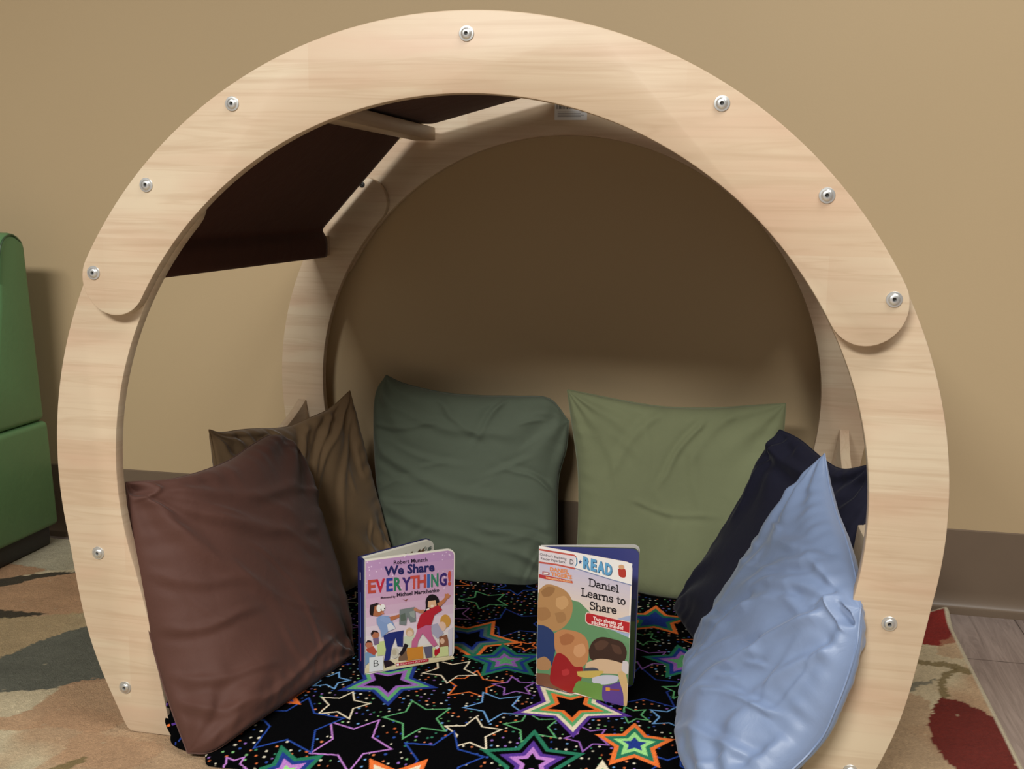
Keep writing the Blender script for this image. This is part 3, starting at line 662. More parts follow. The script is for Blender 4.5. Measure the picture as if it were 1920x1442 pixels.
# ------------------------------------------------------------------ books
def homog(src):
    """3x3 map from photo-crop corners TL,TR,BR,BL to unit square (u right, v down)"""
    dst = [(0, 0), (1, 0), (1, 1), (0, 1)]; A = []; b = []
    for (x, y), (u, v) in zip(src, dst):
        A.append([x, y, 1, 0, 0, 0, -u*x, -u*y]); b.append(u); A.append([0, 0, 0, x, y, 1, -v*x, -v*y]); b.append(v)
    h = np.linalg.solve(np.array(A, float), np.array(b, float)); return np.append(h, 1).reshape(3, 3)
class Cover:
    """printed cover: polygons in cover space (u right, v down), layered in real thickness of ink"""
    def __init__(s, org, ux, h, src, nrm):
        s.o = np.array(org, float); s.ux = np.array(ux, float); s.w = np.linalg.norm(s.ux); s.e = s.ux/s.w; s.h = h; s.n = np.array(nrm, float); s.H = homog(src) if src else None; s.mb = MB(); s.k = 1
    def uv(s, x, y):
        p = s.H @ np.array([x, y, 1.0]); return p[0]/p[2], p[1]/p[2]
    def pt(s, u, v, lay): return s.o+s.e*u*s.w+np.array([0, 0, 1.0])*(1-v)*s.h+s.n*(.00001*lay)
    def poly(s, pts, c, raw=True, sm=0):
        if raw: pts = [s.uv(*p) for p in pts]
        if sm: pts = [tuple(p) for p in catmull(np.array(list(pts)+[pts[0]]), sm)[:-1]]
        pts = [(min(max(a, 0.001), .999), min(max(b, .001), .999)) for a, b in pts]
        s.k += 1
        bmv = [s.pt(a, b, s.k) for a, b in pts]
        # orient towards the reader
        ar = sum(pts[i][0]*pts[(i+1) % len(pts)][1]-pts[(i+1) % len(pts)][0]*pts[i][1] for i in range(len(pts)))
        if ar > 0: bmv = bmv[::-1]
        s.mb.add(bmv, [tuple(range(len(bmv)))], srgb(*c))
    def blob(s, x, y, rx, ry, c, rot=0, n=20):
        ca, sa = math.cos(rot), math.sin(rot)
        s.poly([(x+rx*math.cos(t)*ca-ry*math.sin(t)*sa, y+rx*math.cos(t)*sa+ry*math.sin(t)*ca) for t in np.linspace(0, 2*PI, n+1)[:-1]], c)
    def limb(s, pts, w0, w1, c):
        P = catmull(pts, 14); T_ = np.gradient(P, axis=0); T_ /= np.linalg.norm(T_, axis=1)[:, None]; N_ = np.stack([-T_[:, 1], T_[:, 0]], 1)
        wv = np.linspace(w0, w1, len(P))[:, None]/2; s.poly([tuple(p) for p in np.vstack([P+N_*wv, (P-N_*wv)[::-1]])], c)
    def text(s, txt, x0, y0, x1, y1, c, bold=0.0, height=None, cols=None, shear=0, raw=True):
        """fit a text so that it spans (x0,y0)-(x1,y1): left baseline to right baseline"""
        cu = bpy.data.curves.new('t', 'FONT'); cu.body = txt; cu.size = 1; cu.offset = bold; cu.shear = shear; cu.resolution_u = 2
        ob = bpy.data.objects.new('t', cu); COL.objects.link(ob); bpy.context.view_layer.update()
        dg = bpy.context.evaluated_depsgraph_get(); me = bpy.data.meshes.new_from_object(ob.evaluated_get(dg))
        V = np.array([v.co[:2] for v in me.vertices]); Fc = [tuple(p.vertices) for p in me.polygons]
        COL.objects.unlink(ob); bpy.data.objects.remove(ob); bpy.data.curves.remove(cu); bpy.data.meshes.remove(me)
        if not len(V): return
        mnx, mxx = V[:, 0].min(), V[:, 0].max(); sc = 1/(mxx-mnx)
        a = np.array(s.uv(x0, y0) if raw else (x0, y0)); b = np.array(s.uv(x1, y1) if raw else (x1, y1))
        capu = V[:, 1].max(); hh = height/ (capu) if height else None    # height in v units for cap height
        s.k += 1; out = []
        for (x, y) in V:
            t = (x-mnx)*sc; uu = a+(b-a)*t
            dv = y*hh if hh else y*sc*abs(b[0]-a[0])*s.w/s.h
            out.append(s.pt(uu[0], uu[1]-dv, s.k))
        k0 = len(s.mb.v); s.mb.v += [tuple(p) for p in out]
        # islands -> letter colours by x order
        cx = [np.mean([V[i][0] for i in f]) for f in Fc]
        for f, x in zip(Fc, cx):
            cc = c
            if cols: cc = cols[min(len(cols)-1, int(np.searchsorted(cols_edges, (x-mnx)*sc, 'right')))]
            s.mb.f.append([k0+i for i in f]); s.mb.c.append(srgb(*cc)); s.mb.m.append(0)
# slab-serif stroke lettering used by the second book title
SG = {'D': (.72, [[(.12, 0), (.12, 1)], [(.0, 1), (.36, 1)], [(.0, 0), (.36, 0)], [(.36, 1), (.52, .93), (.62, .75), (.65, .5), (.62, .25), (.52, .07), (.36, 0)]]),
      'a': (.56, [[(.08, .52), (.16, .62), (.28, .64), (.38, .57), (.40, .42), (.40, .1), (.45, 0), (.52, 0)], [(.40, .38), (.22, .36), (.09, .28), (.06, .15), (.12, .03), (.24, 0), (.35, .06), (.40, .16)]]),
      'n': (.64, [[(.12, 0), (.12, .62), (.02, .62)], [(.12, .45), (.22, .6), (.34, .64), (.45, .57), (.48, .42), (.48, 0)], [(.01, 0), (.24, 0)], [(.38, 0), (.6, 0)]]),
      'i': (.30, [[(.14, 0), (.14, .62), (.03, .62)], [(.02, 0), (.27, 0)], [(.14, .83), (.14, .88)]]),
      'e': (.58, [[(.07, .34), (.47, .34), (.46, .5), (.37, .62), (.26, .64), (.14, .58), (.07, .42), (.07, .22), (.14, .06), (.27, 0), (.4, .03), (.49, .13)]]),
      'l': (.30, [[(.14, 0), (.14, 1), (.03, 1)], [(.02, 0), (.27, 0)]]),
      'L': (.64, [[(.13, 0), (.13, 1)], [(.0, 1), (.28, 1)], [(.0, 0), (.57, 0), (.57, .22)]]),
      'r': (.50, [[(.12, 0), (.12, .62), (.02, .62)], [(.12, .42), (.22, .58), (.34, .64), (.45, .6), (.45, .5)], [(.01, 0), (.26, 0)]]),
      's': (.50, [[(.42, .48), (.40, .6), (.25, .65), (.11, .59), (.08, .47), (.16, .37), (.33, .31), (.43, .2), (.40, .07), (.26, 0), (.12, .04), (.06, .17)]]),
      't': (.42, [[(.17, .88), (.17, .14), (.22, .02), (.32, 0), (.39, .07)], [(.03, .62), (.37, .62)]]),
      'o': (.60, [[(.28, .64), (.14, .58), (.07, .42), (.07, .22), (.14, .06), (.28, 0), (.42, .06), (.49, .22), (.49, .42), (.42, .58), (.28, .64)]]),
      'S': (.62, [[(.51, .74), (.51, .9), (.4, .98), (.27, 1), (.13, .94), (.08, .78), (.14, .62), (.3, .54), (.46, .44), (.54, .28), (.49, .1), (.36, .01), (.22, 0), (.09, .07), (.06, .22)]]),
      'h': (.64, [[(.12, 0), (.12, 1), (.02, 1)], [(.12, .45), (.22, .6), (.34, .64), (.45, .57), (.48, .42), (.48, 0)], [(.01, 0), (.24, 0)], [(.38, 0), (.6, 0)]]),
      ' ': (.36, [])}
def slab(cv, txt, x0, y0, x1, y1, hpx, c, wt=.1):
    tot = sum(SG[ch][0] for ch in txt)-.06; cur = 0
    sx = (x1-x0)/tot
    for ch in txt:
        wch, strokes = SG[ch]
        for st_ in strokes:
            P = np.array([(x0+(cur+a)*sx, y0+(y1-y0)*(cur+a)/tot-b*hpx) for a, b in st_])
            if len(P) > 4: P = catmull(P, len(P)*4)
            for i in range(len(P)-1):
                d = P[i+1]-P[i]; L = np.linalg.norm(d)+1e-9; d = d/L; nn = np.array([-d[1], d[0]])*hpx*wt/2; e = d*hpx*wt*.28
                q = [P[i]-e+nn, P[i+1]+e+nn, P[i+1]+e-nn, P[i]-e-nn]; q = [cv.uv(*p) for p in q]
                b4 = [cv.pt(a, b, cv.k+1) for a, b in q]
                ar = sum(q[j][0]*q[(j+1) % 4][1]-q[(j+1) % 4][0]*q[j][1] for j in range(4))
                if ar > 0: b4 = b4[::-1]
                cv.mb.add(b4, [(0, 1, 2, 3)], srgb(*c))
        cur += wch
    cv.k += 1
def slab_block(name, o, e, n, w, h, t, mat, parent, rc=.012, col_=(1, 1, 1), z0=0, corners=(1, 1)):
    """board standing upright: origin o (bottom at spine), direction e, thickness t towards -n, free corners rounded"""
    pts = [(0, 0), (w-rc*corners[1], 0)] if corners[1] else [(0, 0), (w, 0)]
    if corners[1]: pts += [(w-rc+rc*math.sin(t_), rc-rc*math.cos(t_)) for t_ in np.linspace(0, PI/2, 7)[1:]]
    if corners[0]: pts += [(w-rc+rc*math.cos(t_), h-rc+rc*math.sin(t_)) for t_ in np.linspace(0, PI/2, 7)]
    else: pts += [(w, h)]
    pts += [(0, h)]; N_ = len(pts); o = np.array(o, float)
    A_ = [o+e*a+np.array([0, 0, b+z0]) for a, b in pts]; B_ = [p-n*t for p in A_]
    mb = MB(); mb.add(A_+B_, [tuple(range(N_)), tuple(range(2*N_-1, N_-1, -1))]+[(i, N_+i, N_+(i+1) % N_, (i+1) % N_) for i in range(N_)], col_)
    return link(name, mb.mesh(name, [mat]), parent)
ZB = ZP+.0025
# ---------------- book one: board book
b1a = A3(-.2107, .1967, 0); b1b = A3(-.0885, .2895, 0); e1 = (b1b-b1a); w1 = np.linalg.norm(e1); e1 /= w1; n1 = np.cross(e1, A3(0, 0, 1))  # towards camera
if n1[1] > 0: n1 = -n1
h1 = .190
book1 = thing('board_book', 'small board book with lilac cover of two children tugging shorts, standing open on the left', 'book', (float(b1a[0]), float(b1a[1]), ZB))
slab_block('front_board', b1a, e1, n1, w1, h1, .0034, plain('board_card_white', srgb(232, 226, 212), .5), book1, .013, z0=ZB)
eb = A3(-.124, .3165, 0)-b1a; eb += A3(-.006, .004, 0); eb /= np.linalg.norm(eb); nb = np.cross(eb, A3(0, 0, 1)); nb = -nb if nb[1] > 0 else nb
ob = b1a+A3(-.0065, .008, 0)
BW = plain('board_page_white', srgb(222, 218, 204), .6)
for k in range(3): slab_block('page_board', ob-nb*.0026*k, eb, nb, w1-.004, h1-.001, .0022, BW, book1, .013, z0=ZB)
slab_block('back_board', ob-nb*.0080, eb, nb, w1-.002, h1, .0026, plain('navy_card', srgb(34, 38, 88), .4), book1, .013, z0=ZB)
# spine
mb = MB(); sp = [b1a+n1*.0003+e1*.0012, b1a-e1*.002+n1*-.001, b1a-e1*.0045+A3(-.001, .004, 0), ob-nb*.004-eb*.002, ob-nb*.0108, ob-nb*.0108+eb*.002, ob+eb*.002, b1a+e1*.0012-n1*.0030]
N_ = len(sp); mb.add([p+A3(0, 0, ZB) for p in sp]+[p+A3(0, 0, ZB+h1) for p in sp], [tuple(range(N_-1, -1, -1)), tuple(range(N_, 2*N_))]+[(i, (i+1) % N_, N_+(i+1) % N_, N_+i) for i in range(N_)], srgb(28, 32, 84))
d_ = sp[3]-sp[2]
for k, (zz0, zz1, cc) in enumerate([(.155, .168, (220, 210, 230)), (.06, .135, (90, 110, 190)), (.02, .05, (170, 70, 120))]):
    q = sp[2]+d_*.35+A3(-.0003, -.0002, ZB); q2 = sp[2]+d_*.65+A3(-.0003, -.0002, ZB)
    mb.add([q+A3(0, 0, zz0), q2+A3(0, 0, zz0), q2+A3(0, 0, zz1), q+A3(0, 0, zz1)], [(0, 1, 2, 3)], srgb(*cc))
link('spine', mb.mesh('spine', [PRINT]), book1)
cv = Cover(b1a+A3(0, 0, ZB)+n1*.0001, e1*w1, h1, [(200, 285), (1070, 165), (1060, 1195), (213, 1345)], n1)
# ground: lilac fading (printed) to pale pink inside a white rounded rim
rc = .07; inner = []
for (cu_, cv_, a0) in ((1-rc-.012, .012+rc*.8, -PI/2), (1-rc-.012, 1-.012-rc*.8, 0)):
    inner += [(cu_+rc*math.cos(t), cv_+rc*.8*math.sin(t)) for t in np.linspace(a0, a0+PI/2, 6)]
bands = [(186, 146, 188), (192, 152, 190), (196, 156, 188), (200, 158, 188), (204, 164, 190), (208, 174, 196), (214, 188, 204), (220, 202, 212), (224, 212, 214), (226, 218, 214), (224, 216, 200), (222, 208, 170)]
nb_ = len(bands)
for i, bc in enumerate(bands):
    v0, v1 = .012+.976*i/nb_, .012+.976*(i+1)/nb_
    def umax(v):
        for c0 in (.012+rc*.8,):
            if v < c0: return 1-.012-rc+rc*math.sqrt(max(0, 1-((c0-v)/(rc*.8))**2))
            if v > 1-c0: return 1-.012-rc+rc*math.sqrt(max(0, 1-((v-1+c0)/(rc*.8))**2))
        return 1-.012
    vv = np.linspace(v0, v1, 7); cv.poly([(umax(v), v) for v in vv]+[(.015, v1), (.015, v0)], bc, raw=False); cv.k -= 1
cv.k += 1
rr_ = random.Random(4)
for k in range(70):
    x, y = rr_.uniform(215, 1050), rr_.uniform(200, 560)
    if 380 < x < 880 and 250 < y < 420: continue
    cv.blob(x, y, 5+4*rr_.random(), 5+4*rr_.random(), (222, 196, 222), 0, 6)
cv.text('Robert Munsch', 482, 322, 803, 290, (40, 28, 52), .012)
cv.text('We Share', 392, 425, 872, 378, (34, 34, 92), .035)
# EVERYTHING! letter by letter, each its own colour
lets = [('E', 238, 312, (186, 72, 58)), ('V', 308, 400, (190, 40, 62)), ('E', 412, 474, (48, 62, 150)), ('R', 484, 556, (44, 122, 84)), ('Y', 560, 648, (60, 40, 110)),
        ('T', 640, 712, (196, 76, 66)), ('H', 708, 790, (190, 70, 60)), ('I', 800, 826, (60, 100, 170)), ('N', 838, 908, (50, 130, 96)), ('G', 916, 988, (60, 40, 110)), ('!', 998, 1030, (204, 84, 66))]
for i, (ch, xa, xb, cc) in enumerate(lets):
    ya = 590-(xa-238)*.108+(8 if ch == 'Y' else 0); yb = 590-(xb-238)*.108+(8 if ch == 'Y' else 0)
    cv.text(ch, xa, ya, xb, yb, cc, .035, height=.112 if ch != '!' else .125)
cv.text('illustrated by', 358, 642, 500, 628, (50, 30, 50), .02)
cv.text('Michael Martchenko', 512, 622, 916, 572, (40, 28, 48), .02)
cv.poly([(555, 640), (590, 652), (622, 640), (604, 656), (600, 668), (590, 656)], (140, 80, 70))
# background classroom shapes
cv.poly([(700, 1340), (213, 1330), (213, 1285), (500, 1262), (1056, 1170), (1058, 1200)], (216, 200, 160))
cv.poly([(325, 1040), (400, 1030), (425, 1160), (330, 1170)], (196, 208, 140))
cv.poly([(213, 1140), (300, 1120), (310, 1180), (216, 1260)], (120, 150, 180))
cv.poly([(580, 990), (690, 970), (700, 1100), (590, 1110)], (202, 208, 180))
cv.blob(310, 975, 36, 36, (176, 110, 80)); cv.poly([(265, 960), (285, 935), (325, 938), (340, 958), (300, 950), (272, 990)], (50, 34, 34))
cv.poly([(285, 1010), (340, 1000), (345, 1060), (300, 1070)], (120, 100, 130))
cv.blob(250, 1065, 34, 36, (184, 112, 84)); cv.poly([(218, 1055), (235, 1025), (268, 1030), (280, 1048), (240, 1045)], (48, 34, 36))
cv.poly([(222, 1105), (290, 1080), (325, 1130), (300, 1165), (230, 1130)], (176, 80, 60))
cv.blob(636, 950, 38, 42, (206, 170, 130)); cv.blob(636, 962, 26, 28, (226, 196, 170))
cv.blob(975, 845, 50, 62, (204, 150, 70)); cv.blob(945, 895, 36, 44, (226, 190, 166))
cv.poly([(845, 880), (900, 865), (960, 960), (900, 1010), (850, 960)], (170, 166, 186)); cv.poly([(915, 990), (990, 970), (1015, 1080), (920, 1100)], (140, 90, 66)); cv.blob(945, 1030, 22, 26, (220, 180, 150))
cv.poly([(1000, 930), (1045, 900), (1040, 1160), (1010, 1170)], (206, 200, 210))
cv.poly([(610, 1095), (760, 1080), (765, 1190), (600, 1215)], (204, 134, 50)); cv.poly([(530, 1180), (600, 1095), (618, 1205), (530, 1215)], (120, 92, 70))
cv.poly([(765, 1085), (850, 1075), (850, 1180), (790, 1188)], (96, 92, 112)); cv.poly([(850, 1095), (1000, 1075), (1005, 1165), (855, 1185)], (206, 212, 150))
# first child, pulling from the left
cv.blob(322, 745, 66, 60, (170, 106, 72)); cv.poly([(252, 760), (258, 700), (320, 680), (350, 690), (300, 712), (285, 800), (258, 792)], (34, 24, 26))
cv.blob(342, 730, 24, 34, (238, 236, 230)); cv.blob(378, 722, 24, 32, (238, 236, 230)); cv.blob(378, 775, 14, 10, (200, 130, 100)); cv.blob(362, 740, 5, 7, (30, 20, 20)); cv.blob(394, 732, 5, 7, (30, 20, 20))
cv.poly([(318, 820), (360, 795), (440, 800), (470, 850), (500, 915), (430, 945), (370, 1000), (355, 930), (322, 870)], (132, 156, 198))
cv.poly([(420, 880), (455, 862), (500, 915), (430, 940)], (222, 222, 226))
cv.limb([(440, 830), (500, 810), (555, 790)], 40, 22, (182, 110, 72)); cv.blob(558, 790, 20, 22, (190, 116, 78)); cv.limb([(360, 815), (410, 840), (450, 835)], 50, 46, (140, 162, 204))
cv.poly([(385, 985), (440, 955), (578, 932), (572, 990), (570, 1085), (518, 1080), (500, 1000), (465, 1090), (445, 1205), (392, 1215), (410, 1110)], (36, 46, 112))
cv.poly([(388, 1215), (450, 1210), (498, 1245), (400, 1280)], (40, 26, 30)); cv.poly([(530, 1095), (575, 1085), (580, 1110), (540, 1160), (528, 1140)], (214, 206, 196)); cv.limb([(545, 1160), (575, 1120), (605, 1060)], 30, 40, (34, 26, 30))
cv.blob(495, 1140, 36, 50, (204, 196, 176)); cv.blob(490, 1135, 22, 30, (188, 176, 150))
# the shorts between them
cv.poly([(538, 740), (685, 715), (694, 850), (640, 858), (612, 800), (600, 885), (535, 878)], (120, 128, 126)); cv.poly([(545, 790), (590, 770), (600, 840), (550, 850)], (92, 104, 92)); cv.poly([(630, 760), (680, 750), (685, 820), (640, 800)], (150, 158, 150))
# second child, leaning back on the right
cv.limb([(770, 755), (730, 755), (685, 738)], 34, 24, (184, 122, 92)); cv.blob(690, 738, 18, 16, (190, 126, 96))
cv.blob(850, 672, 66, 76, (26, 18, 22)); cv.poly([(790, 650), (785, 740), (762, 765), (800, 760), (830, 740), (830, 660)], (26, 18, 22)); cv.blob(905, 700, 22, 56, (26, 18, 22), -.2)
cv.poly([(808, 660), (880, 650), (890, 700), (845, 728), (805, 715)], (222, 178, 140)); cv.blob(848, 705, 16, 10, (240, 220, 200)); cv.poly([(790, 735), (820, 722), (825, 752), (800, 758)], (236, 224, 214))
cv.limb([(905, 700), (960, 655), (985, 620)], 40, 24, (190, 120, 80)); cv.blob(992, 612, 24, 22, (194, 124, 82)); cv.limb([(990, 612), (1022, 605)], 12, 8, (194, 124, 82)); cv.limb([(990, 610), (1000, 588)], 11, 8, (194, 124, 82)); cv.limb([(985, 610), (970, 590)], 11, 8, (194, 124, 82))
cv.poly([(735, 790), (800, 745), (905, 695), (945, 740), (905, 765), (868, 790), (840, 880), (790, 880), (705, 925), (702, 890)], (182, 36, 50))
cv.poly([(705, 925), (790, 882), (840, 885), (838, 930), (850, 980), (900, 1060), (862, 1085), (790, 1000), (755, 960), (715, 1030), (705, 1085), (650, 1090), (655, 1030), (690, 980)], (196, 104, 142))
cv.poly([(870, 1115), (905, 1065), (922, 1080), (918, 1135), (880, 1175), (868, 1150)], (178, 30, 44)); cv.poly([(880, 1090), (912, 1068), (916, 1090), (890, 1105)], (230, 220, 224))
# publisher strip and class sticker
cv.poly([(503, 1238), (812, 1190), (814, 1218), (505, 1262)], (186, 30, 48)); cv.text('SCHOLASTIC', 545, 1252, 800, 1212, (240, 190, 190), .01, height=.013)
cv.poly([(510, 1241), (532, 1238), (533, 1255), (511, 1258)], (240, 230, 230))
cv.poly([(252, 1185), (385, 1168), (386, 1300), (252, 1318)], (222, 224, 222)); cv.text('B', 294, 1268, 342, 1262, (24, 24, 26), -.012, height=.055)
link('cover_print', cv.mb.mesh('cover_print', [PRINT]), book1)
# inner page drawing, seen above the front board
cp = Cover(ob+A3(0, 0, ZB)+nb*.0001, eb*(w1-.004), h1-.001, None, nb)
for k, (u0, c_) in enumerate([(.55, (130, 130, 110)), (.64, (120, 110, 90)), (.75, (92, 70, 50)), (.80, (110, 84, 60)), (.9, (100, 110, 100))]):
    cp.poly([(u0, .10), (u0+.02, .07), (u0+.05, .055), (u0+.06, .08), (u0+.045, .11), (u0+.02, .12)], c_, raw=False)
    cp.poly([(u0-.03, .12), (u0+.01, .10), (u0+.02, .115), (u0-.02, .13)], (150, 150, 130), raw=False)
cp.text('Stop', .86, .085, .975, .085, (90, 104, 96), 0, raw=False)
link('page_print', cp.mb.mesh('page_print', [PRINT]), book1)

# ---------------- book two: paperback reader
b2a = PZ(1005, 1283, ZB); b2a[2] = 0; b2b = PZ(1176, 1326, ZB); b2b[2] = 0
e2 = b2b-b2a; w2 = np.linalg.norm(e2); e2 /= w2; n2 = np.cross(e2, A3(0, 0, 1)); n2 = -n2 if n2[1] > 0 else n2
h2 = .226
book2 = thing('paperback_book', 'tall paperback picture book with a READ banner and library sticker, standing open on the right', 'book', (float(b2a[0]), float(b2a[1]), ZB))
slab_block('front_cover', b2a, e2, n2, w2, h2, .0005, PRINT, book2, .010, srgb(238, 226, 214), z0=ZB)
tgt = PZ(1194, 1022, ZB+h2); tgt[2] = 0; ebk = tgt-b2a; ebk /= np.linalg.norm(ebk); nbk = np.cross(ebk, A3(0, 0, 1)); nbk = -nbk if nbk[1] > 0 else nbk
for k, (fr_, cc) in enumerate([(.80, (66, 70, 130)), (.86, (84, 96, 70)), (.91, (206, 200, 188)), (.95, (206, 200, 188)), (.98, (200, 196, 186))]):
    ee = e2*(1-fr_)+ebk*fr_; ee /= np.linalg.norm(ee); nn = np.cross(ee, A3(0, 0, 1)); nn = -nn if nn[1] > 0 else nn
    slab_block('page', b2a+A3(.0004*k, .0004*k+.0006, 0), ee, nn, w2-.001, h2-.001, .0003, PRINT, book2, .010, srgb(*cc), z0=ZB)
slab_block('back_cover', b2a+A3(.0024, .0036, 0), ebk, nbk, w2, h2, .0005, PRINT, book2, .010, srgb(204, 200, 194), z0=ZB)
# inner page print: violet-blue sky above, green below
cp = Cover(b2a+A3(0, .0006, ZB), 0*e2+((e2*.2+ebk*.8)/np.linalg.norm(e2*.2+ebk*.8))*(w2-.001), h2-.001, None, nbk)
cp.poly([(.0, .36), (.99, .36), (.99, .52), (.0, .52)], (50, 66, 84), raw=False); cp.poly([(.0, .52), (.99, .52), (.99, .985), (.0, .985)], (84, 108, 62), raw=False)
link('page_print', cp.mb.mesh('page_print', [PRINT]), book2)
cv = Cover(b2a+A3(0, 0, ZB)+n2*.0001, e2*w2, h2, [(108, 98), (892, 192), (832, 1388), (104, 1195)], n2)
BL = [(x, y) for x, y in ()]
L_ = lambda v: cv.H  # noqa
def uvp(pts, c, sm=0): cv.poly([cv.uv(*p) for p in pts], c, raw=False, sm=sm)
# sky fading from lilac to cream, green hills
for i in range(14):
    t = i/13.0; c_ = tuple(int(a+(b-a)*t) for a, b in zip((196, 188, 208), (228, 206, 180)))
    cv.poly([(.01, .12+.35*i/14), (.985, .12+.35*i/14), (.985, .12+.35*(i+1)/14), (.01, .12+.35*(i+1)/14)], c_, raw=False); cv.k -= 1
cv.k += 1
cv.poly([(.01, .47), (.985, .47), (.985, .985), (.01, .985)], (100, 140, 96), raw=False)
uvp([(380, 530), (440, 545), (520, 620), (600, 690), (700, 760), (860, 830), (850, 1200), (108, 1100), (108, 480), (300, 480)], (98, 140, 98))
uvp([(760, 670), (870, 640), (868, 760), (850, 830), (700, 770), (640, 740)], (160, 172, 200))
uvp([(640, 750), (720, 770), (860, 830), (860, 880), (700, 820)], (104, 146, 104))
# plain garden scenery in place of the cover characters: rounded tan tree, blue and red bushes, brown tree, pale rock, violet flowers
uvp([(112, 460), (170, 412), (250, 420), (330, 460), (372, 520), (384, 600), (360, 690), (300, 760), (220, 785), (112, 740)], (176, 132, 86), 40)
uvp([(130, 470), (180, 430), (240, 440), (210, 500), (150, 510)], (150, 108, 68), 24); uvp([(250, 520), (320, 500), (350, 560), (300, 610), (250, 580)], (196, 152, 104), 24)
uvp([(112, 600), (180, 600), (210, 660), (160, 700), (112, 690)], (160, 116, 74), 24); uvp([(240, 640), (310, 630), (330, 690), (270, 720)], (160, 118, 76), 24)
uvp([(110, 735), (170, 745), (230, 790), (255, 870), (240, 980), (215, 1060), (150, 1040), (110, 1010)], (44, 60, 104), 40)
uvp([(112, 1000), (170, 985), (215, 1030), (200, 1085), (112, 1075)], (172, 128, 88), 24); uvp([(106, 1110), (200, 1120), (260, 1170), (330, 1240), (240, 1240), (106, 1190)], (122, 80, 58), 20)
uvp([(240, 800), (300, 770), (400, 780), (470, 810), (510, 870), (515, 960), (500, 1030), (440, 1075), (360, 1060), (290, 1000), (245, 920)], (186, 128, 84), 40)
uvp([(280, 830), (340, 800), (400, 830), (370, 880), (300, 890)], (164, 104, 66), 24); uvp([(400, 900), (470, 880), (490, 950), (440, 990), (395, 960)], (204, 150, 106), 24)
uvp([(215, 1080), (260, 960), (330, 980), (400, 1060), (470, 1075), (430, 1240), (370, 1265), (290, 1230), (215, 1180)], (152, 34, 36), 40)
uvp([(300, 1090), (350, 1080), (360, 1120), (310, 1130)], (178, 52, 54), 16)
uvp([(515, 930), (550, 860), (620, 825), (720, 840), (800, 870), (834, 950), (800, 1030), (700, 1040), (600, 1030), (530, 1000)], (62, 42, 34), 44)
uvp([(560, 880), (620, 850), (680, 870), (640, 920), (580, 930)], (84, 58, 46), 20); uvp([(700, 880), (770, 900), (790, 960), (730, 950)], (84, 58, 46), 20)
uvp([(500, 1030), (600, 1000), (700, 1010), (800, 1040), (836, 1075), (836, 1125), (700, 1120), (560, 1110), (490, 1080)], (208, 176, 142), 40)
uvp([(475, 1075), (560, 1070), (600, 1090), (560, 1120), (480, 1110)], (70, 72, 84), 16); uvp([(420, 1100), (520, 1095), (640, 1100), (560, 1150), (440, 1140)], (196, 170, 90), 20)
uvp([(545, 1150), (640, 1130), (760, 1140), (745, 1185), (640, 1205), (550, 1190)], (196, 194, 206), 24)
uvp([(385, 1255), (430, 1175), (520, 1190), (630, 1210), (650, 1345), (520, 1300)], (106, 146, 72), 24)
uvp([(630, 1215), (700, 1205), (780, 1190), (810, 1280), (800, 1375), (650, 1345), (625, 1290)], (92, 64, 140), 24)
uvp([(755, 1110), (800, 1100), (835, 1170), (830, 1380), (805, 1375), (800, 1280), (770, 1180)], (206, 172, 120), 24)
uvp([(655, 1228), (690, 1230), (690, 1256), (655, 1254)], (214, 150, 60)); uvp([(690, 1238), (770, 1245), (770, 1258), (690, 1250)], (140, 70, 60))
uvp([(800, 1015), (845, 1030), (842, 1120), (790, 1090)], (206, 196, 196), 16)
# white banner
uvp([(108, 100), (892, 198), (885, 240), (880, 385), (700, 345), (400, 268), (108, 228)], (234, 230, 226))
uvp([(400, 262), (700, 340), (880, 380), (880, 388), (700, 348), (400, 270)], (120, 130, 168))
cv.poly([cv.uv(1018*0+x, y) for x, y in [(110, 122), (240, 135), (395, 152), (412, 168), (412, 178), (395, 166), (240, 150), (110, 136)]], (190, 84, 74), raw=False)
uvp([(110, 226), (250, 238), (400, 262), (402, 276), (250, 252), (110, 240)], (190, 84, 74)); uvp([(110, 137), (240, 151), (398, 167), (398, 262), (250, 238), (110, 226)], (218, 208, 212))
cv.text("Children's Beginning", 117, 176, 330, 202, (44, 40, 50), .012); cv.text('Reader Paperback', 124, 209, 322, 231, (44, 40, 50), .012)
cv.text('D', 358, 234, 388, 240, (20, 20, 24), .0, height=.036)
uvp([(405, 172), (420, 185), (422, 225), (408, 250), (402, 250), (412, 222), (410, 190)], (70, 130, 170))
t = np.linspace(0, 2*PI, 11)[:-1]; uvp([(444+(17 if i % 2 == 0 else 8)*math.sin(a), 212-(20 if i % 2 == 0 else 9)*math.cos(a)) for i, a in enumerate(t)], (52, 70, 120))
for i, (ch, xa, xb) in enumerate((('R', 466, 524), ('E', 530, 578), ('A', 584, 648), ('D', 652, 712))):
    f_ = lambda x: 254+(x-466)*.235
    cv.text(ch, xa+5, f_(xa)+4, xb+5, f_(xb)+4, (40, 74, 104), .06, height=.078); cv.text(ch, xa, f_(xa), xb, f_(xb), (96, 158, 200), .05, height=.078)
# plain red and tan toy shape at the banner's right end
uvp([(765, 250), (800, 240), (830, 255), (828, 318), (775, 312)], (176, 56, 46), 20); cv.blob(795, 232, 26, 20, (206, 160, 120)); 
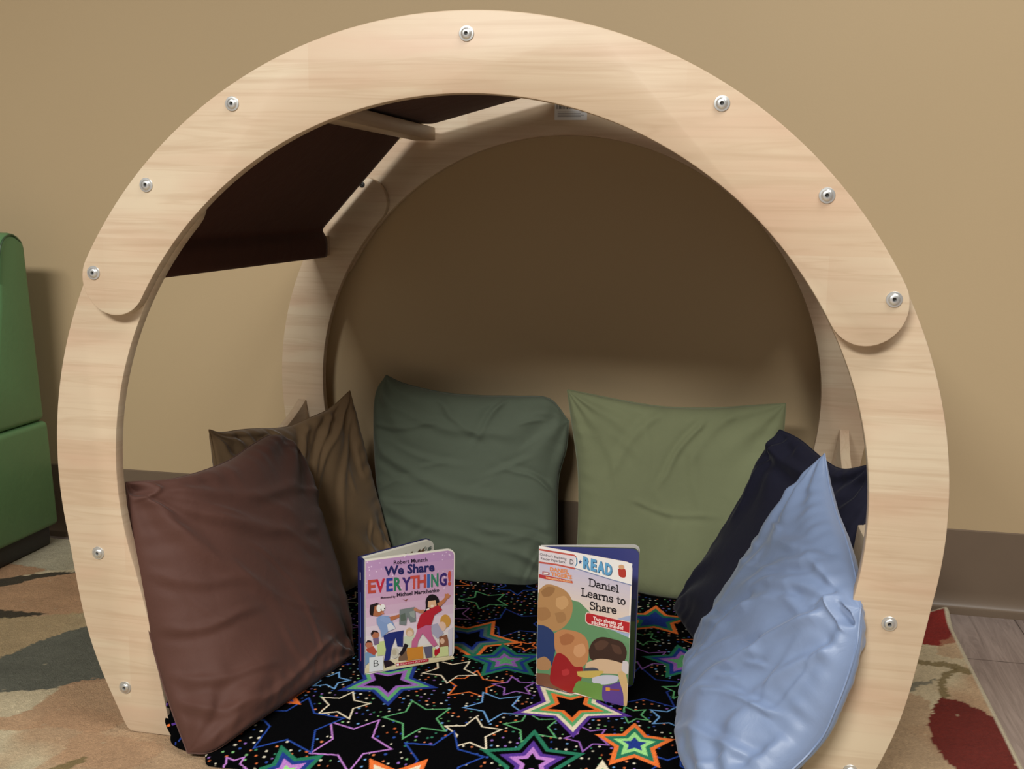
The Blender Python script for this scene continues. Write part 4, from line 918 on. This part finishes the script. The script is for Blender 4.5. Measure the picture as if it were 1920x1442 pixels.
# series logo
uvp([(112, 330), (170, 338), (380, 372), (384, 392), (165, 368), (112, 356)], (176, 54, 60)); uvp([(165, 346), (380, 378), (384, 392), (165, 364)], (206, 100, 62))
cv.text("DANIEL", 198, 298, 352, 314, (224, 140, 86), .04, height=.028); cv.text("TIGER'S", 206, 336, 378, 358, (224, 140, 86), .04, height=.028)
cv.text('NEIGHBORHOOD', 172, 362, 372, 386, (236, 196, 150), .02, height=.012)
uvp([(140, 306), (195, 312), (195, 334), (140, 328)], (160, 60, 60)); uvp([(148, 312), (186, 316), (186, 328), (148, 324)], (230, 220, 214))
# title
slab(cv, 'Daniel', 517, 404, 766, 450, 58, (28, 24, 34), .145)
slab(cv, 'Learns to', 456, 490, 826, 553, 62, (28, 24, 34), .145)
slab(cv, 'Share', 524, 598, 748, 630, 60, (28, 24, 34), .145)
uvp([(498, 626), (520, 626), (866, 694), (862, 792), (510, 722), (488, 700), (488, 645)], (226, 200, 190)); uvp([(504, 632), (522, 632), (862, 700), (858, 784), (514, 716), (494, 696), (494, 648)], (178, 34, 42))
cv.text('Two sheets of', 552, 686, 796, 732, (240, 216, 210), .03, height=.026); cv.text('stickers inside!', 538, 716, 806, 762, (240, 216, 210), .03, height=.026)
link('cover_print', cv.mb.mesh('cover_print', [PRINT]), book2)

# ------------------------------------------------------------------ green vinyl chair at the left edge
VIN = plain('green_vinyl', srgb(90, 130, 86), .42, bmp=(90, .25, .002))
VIN2 = plain('dark_green_piping', srgb(54, 80, 52), .45)
CX = -1.128
chair = thing('childs_armchair', 'green vinyl upholstered chair with low dark feet, beside the wall at the left', 'chair', (-1.42, .5, 0))
def profile_block(name, yz, x0, x1, bev, mat=VIN):
    mb = MB(); n = len(yz)
    mb.add([(x0, y, z) for y, z in yz]+[(x1, y, z) for y, z in yz], [tuple(range(n-1, -1, -1)), tuple(range(n, 2*n))]+[(i, (i+1) % n, n+(i+1) % n, n+i) for i in range(n)])
    me = mb.mesh(name, [mat]); bevel_mesh(me, bev, 4, 25); smooth(me, 50); return link(name, me, chair)
profile_block('base_panel', [(.20, .045), (.757, .045), (.737, .286), (.20, .286)], -1.72, CX, .012)
top = [(.30, .287), (.734, .287), (.700, .66)]+[(.655+.045*math.cos(t), .66+.036*math.sin(t)) for t in np.linspace(0.1, PI, 12)]+[(.60, .55), (.58, .42), (.30, .40)]
profile_block('backrest', top, -1.72, CX-.004, .014)
pip = [(CX-.008, .700, .30+.36*k/10) for k in range(0)]
me = tube(catmull([(CX-.003, .60, .60), (CX-.002, .616, .672), (CX-.004, .650, .692), (CX-.006, .684, .676)], 40), .0022, 6).mesh('piping', [VIN2]); smooth(me, 60); link('piping', me, chair)
boxobj('base_plinth', (-1.70, .22, .001), (CX-.016, .742, .0455), DARK, chair, .003)
for o_ in chair.children:
    if o_.name.startswith('base_plinth'): o_['label'] = 'black plinth under the chair'
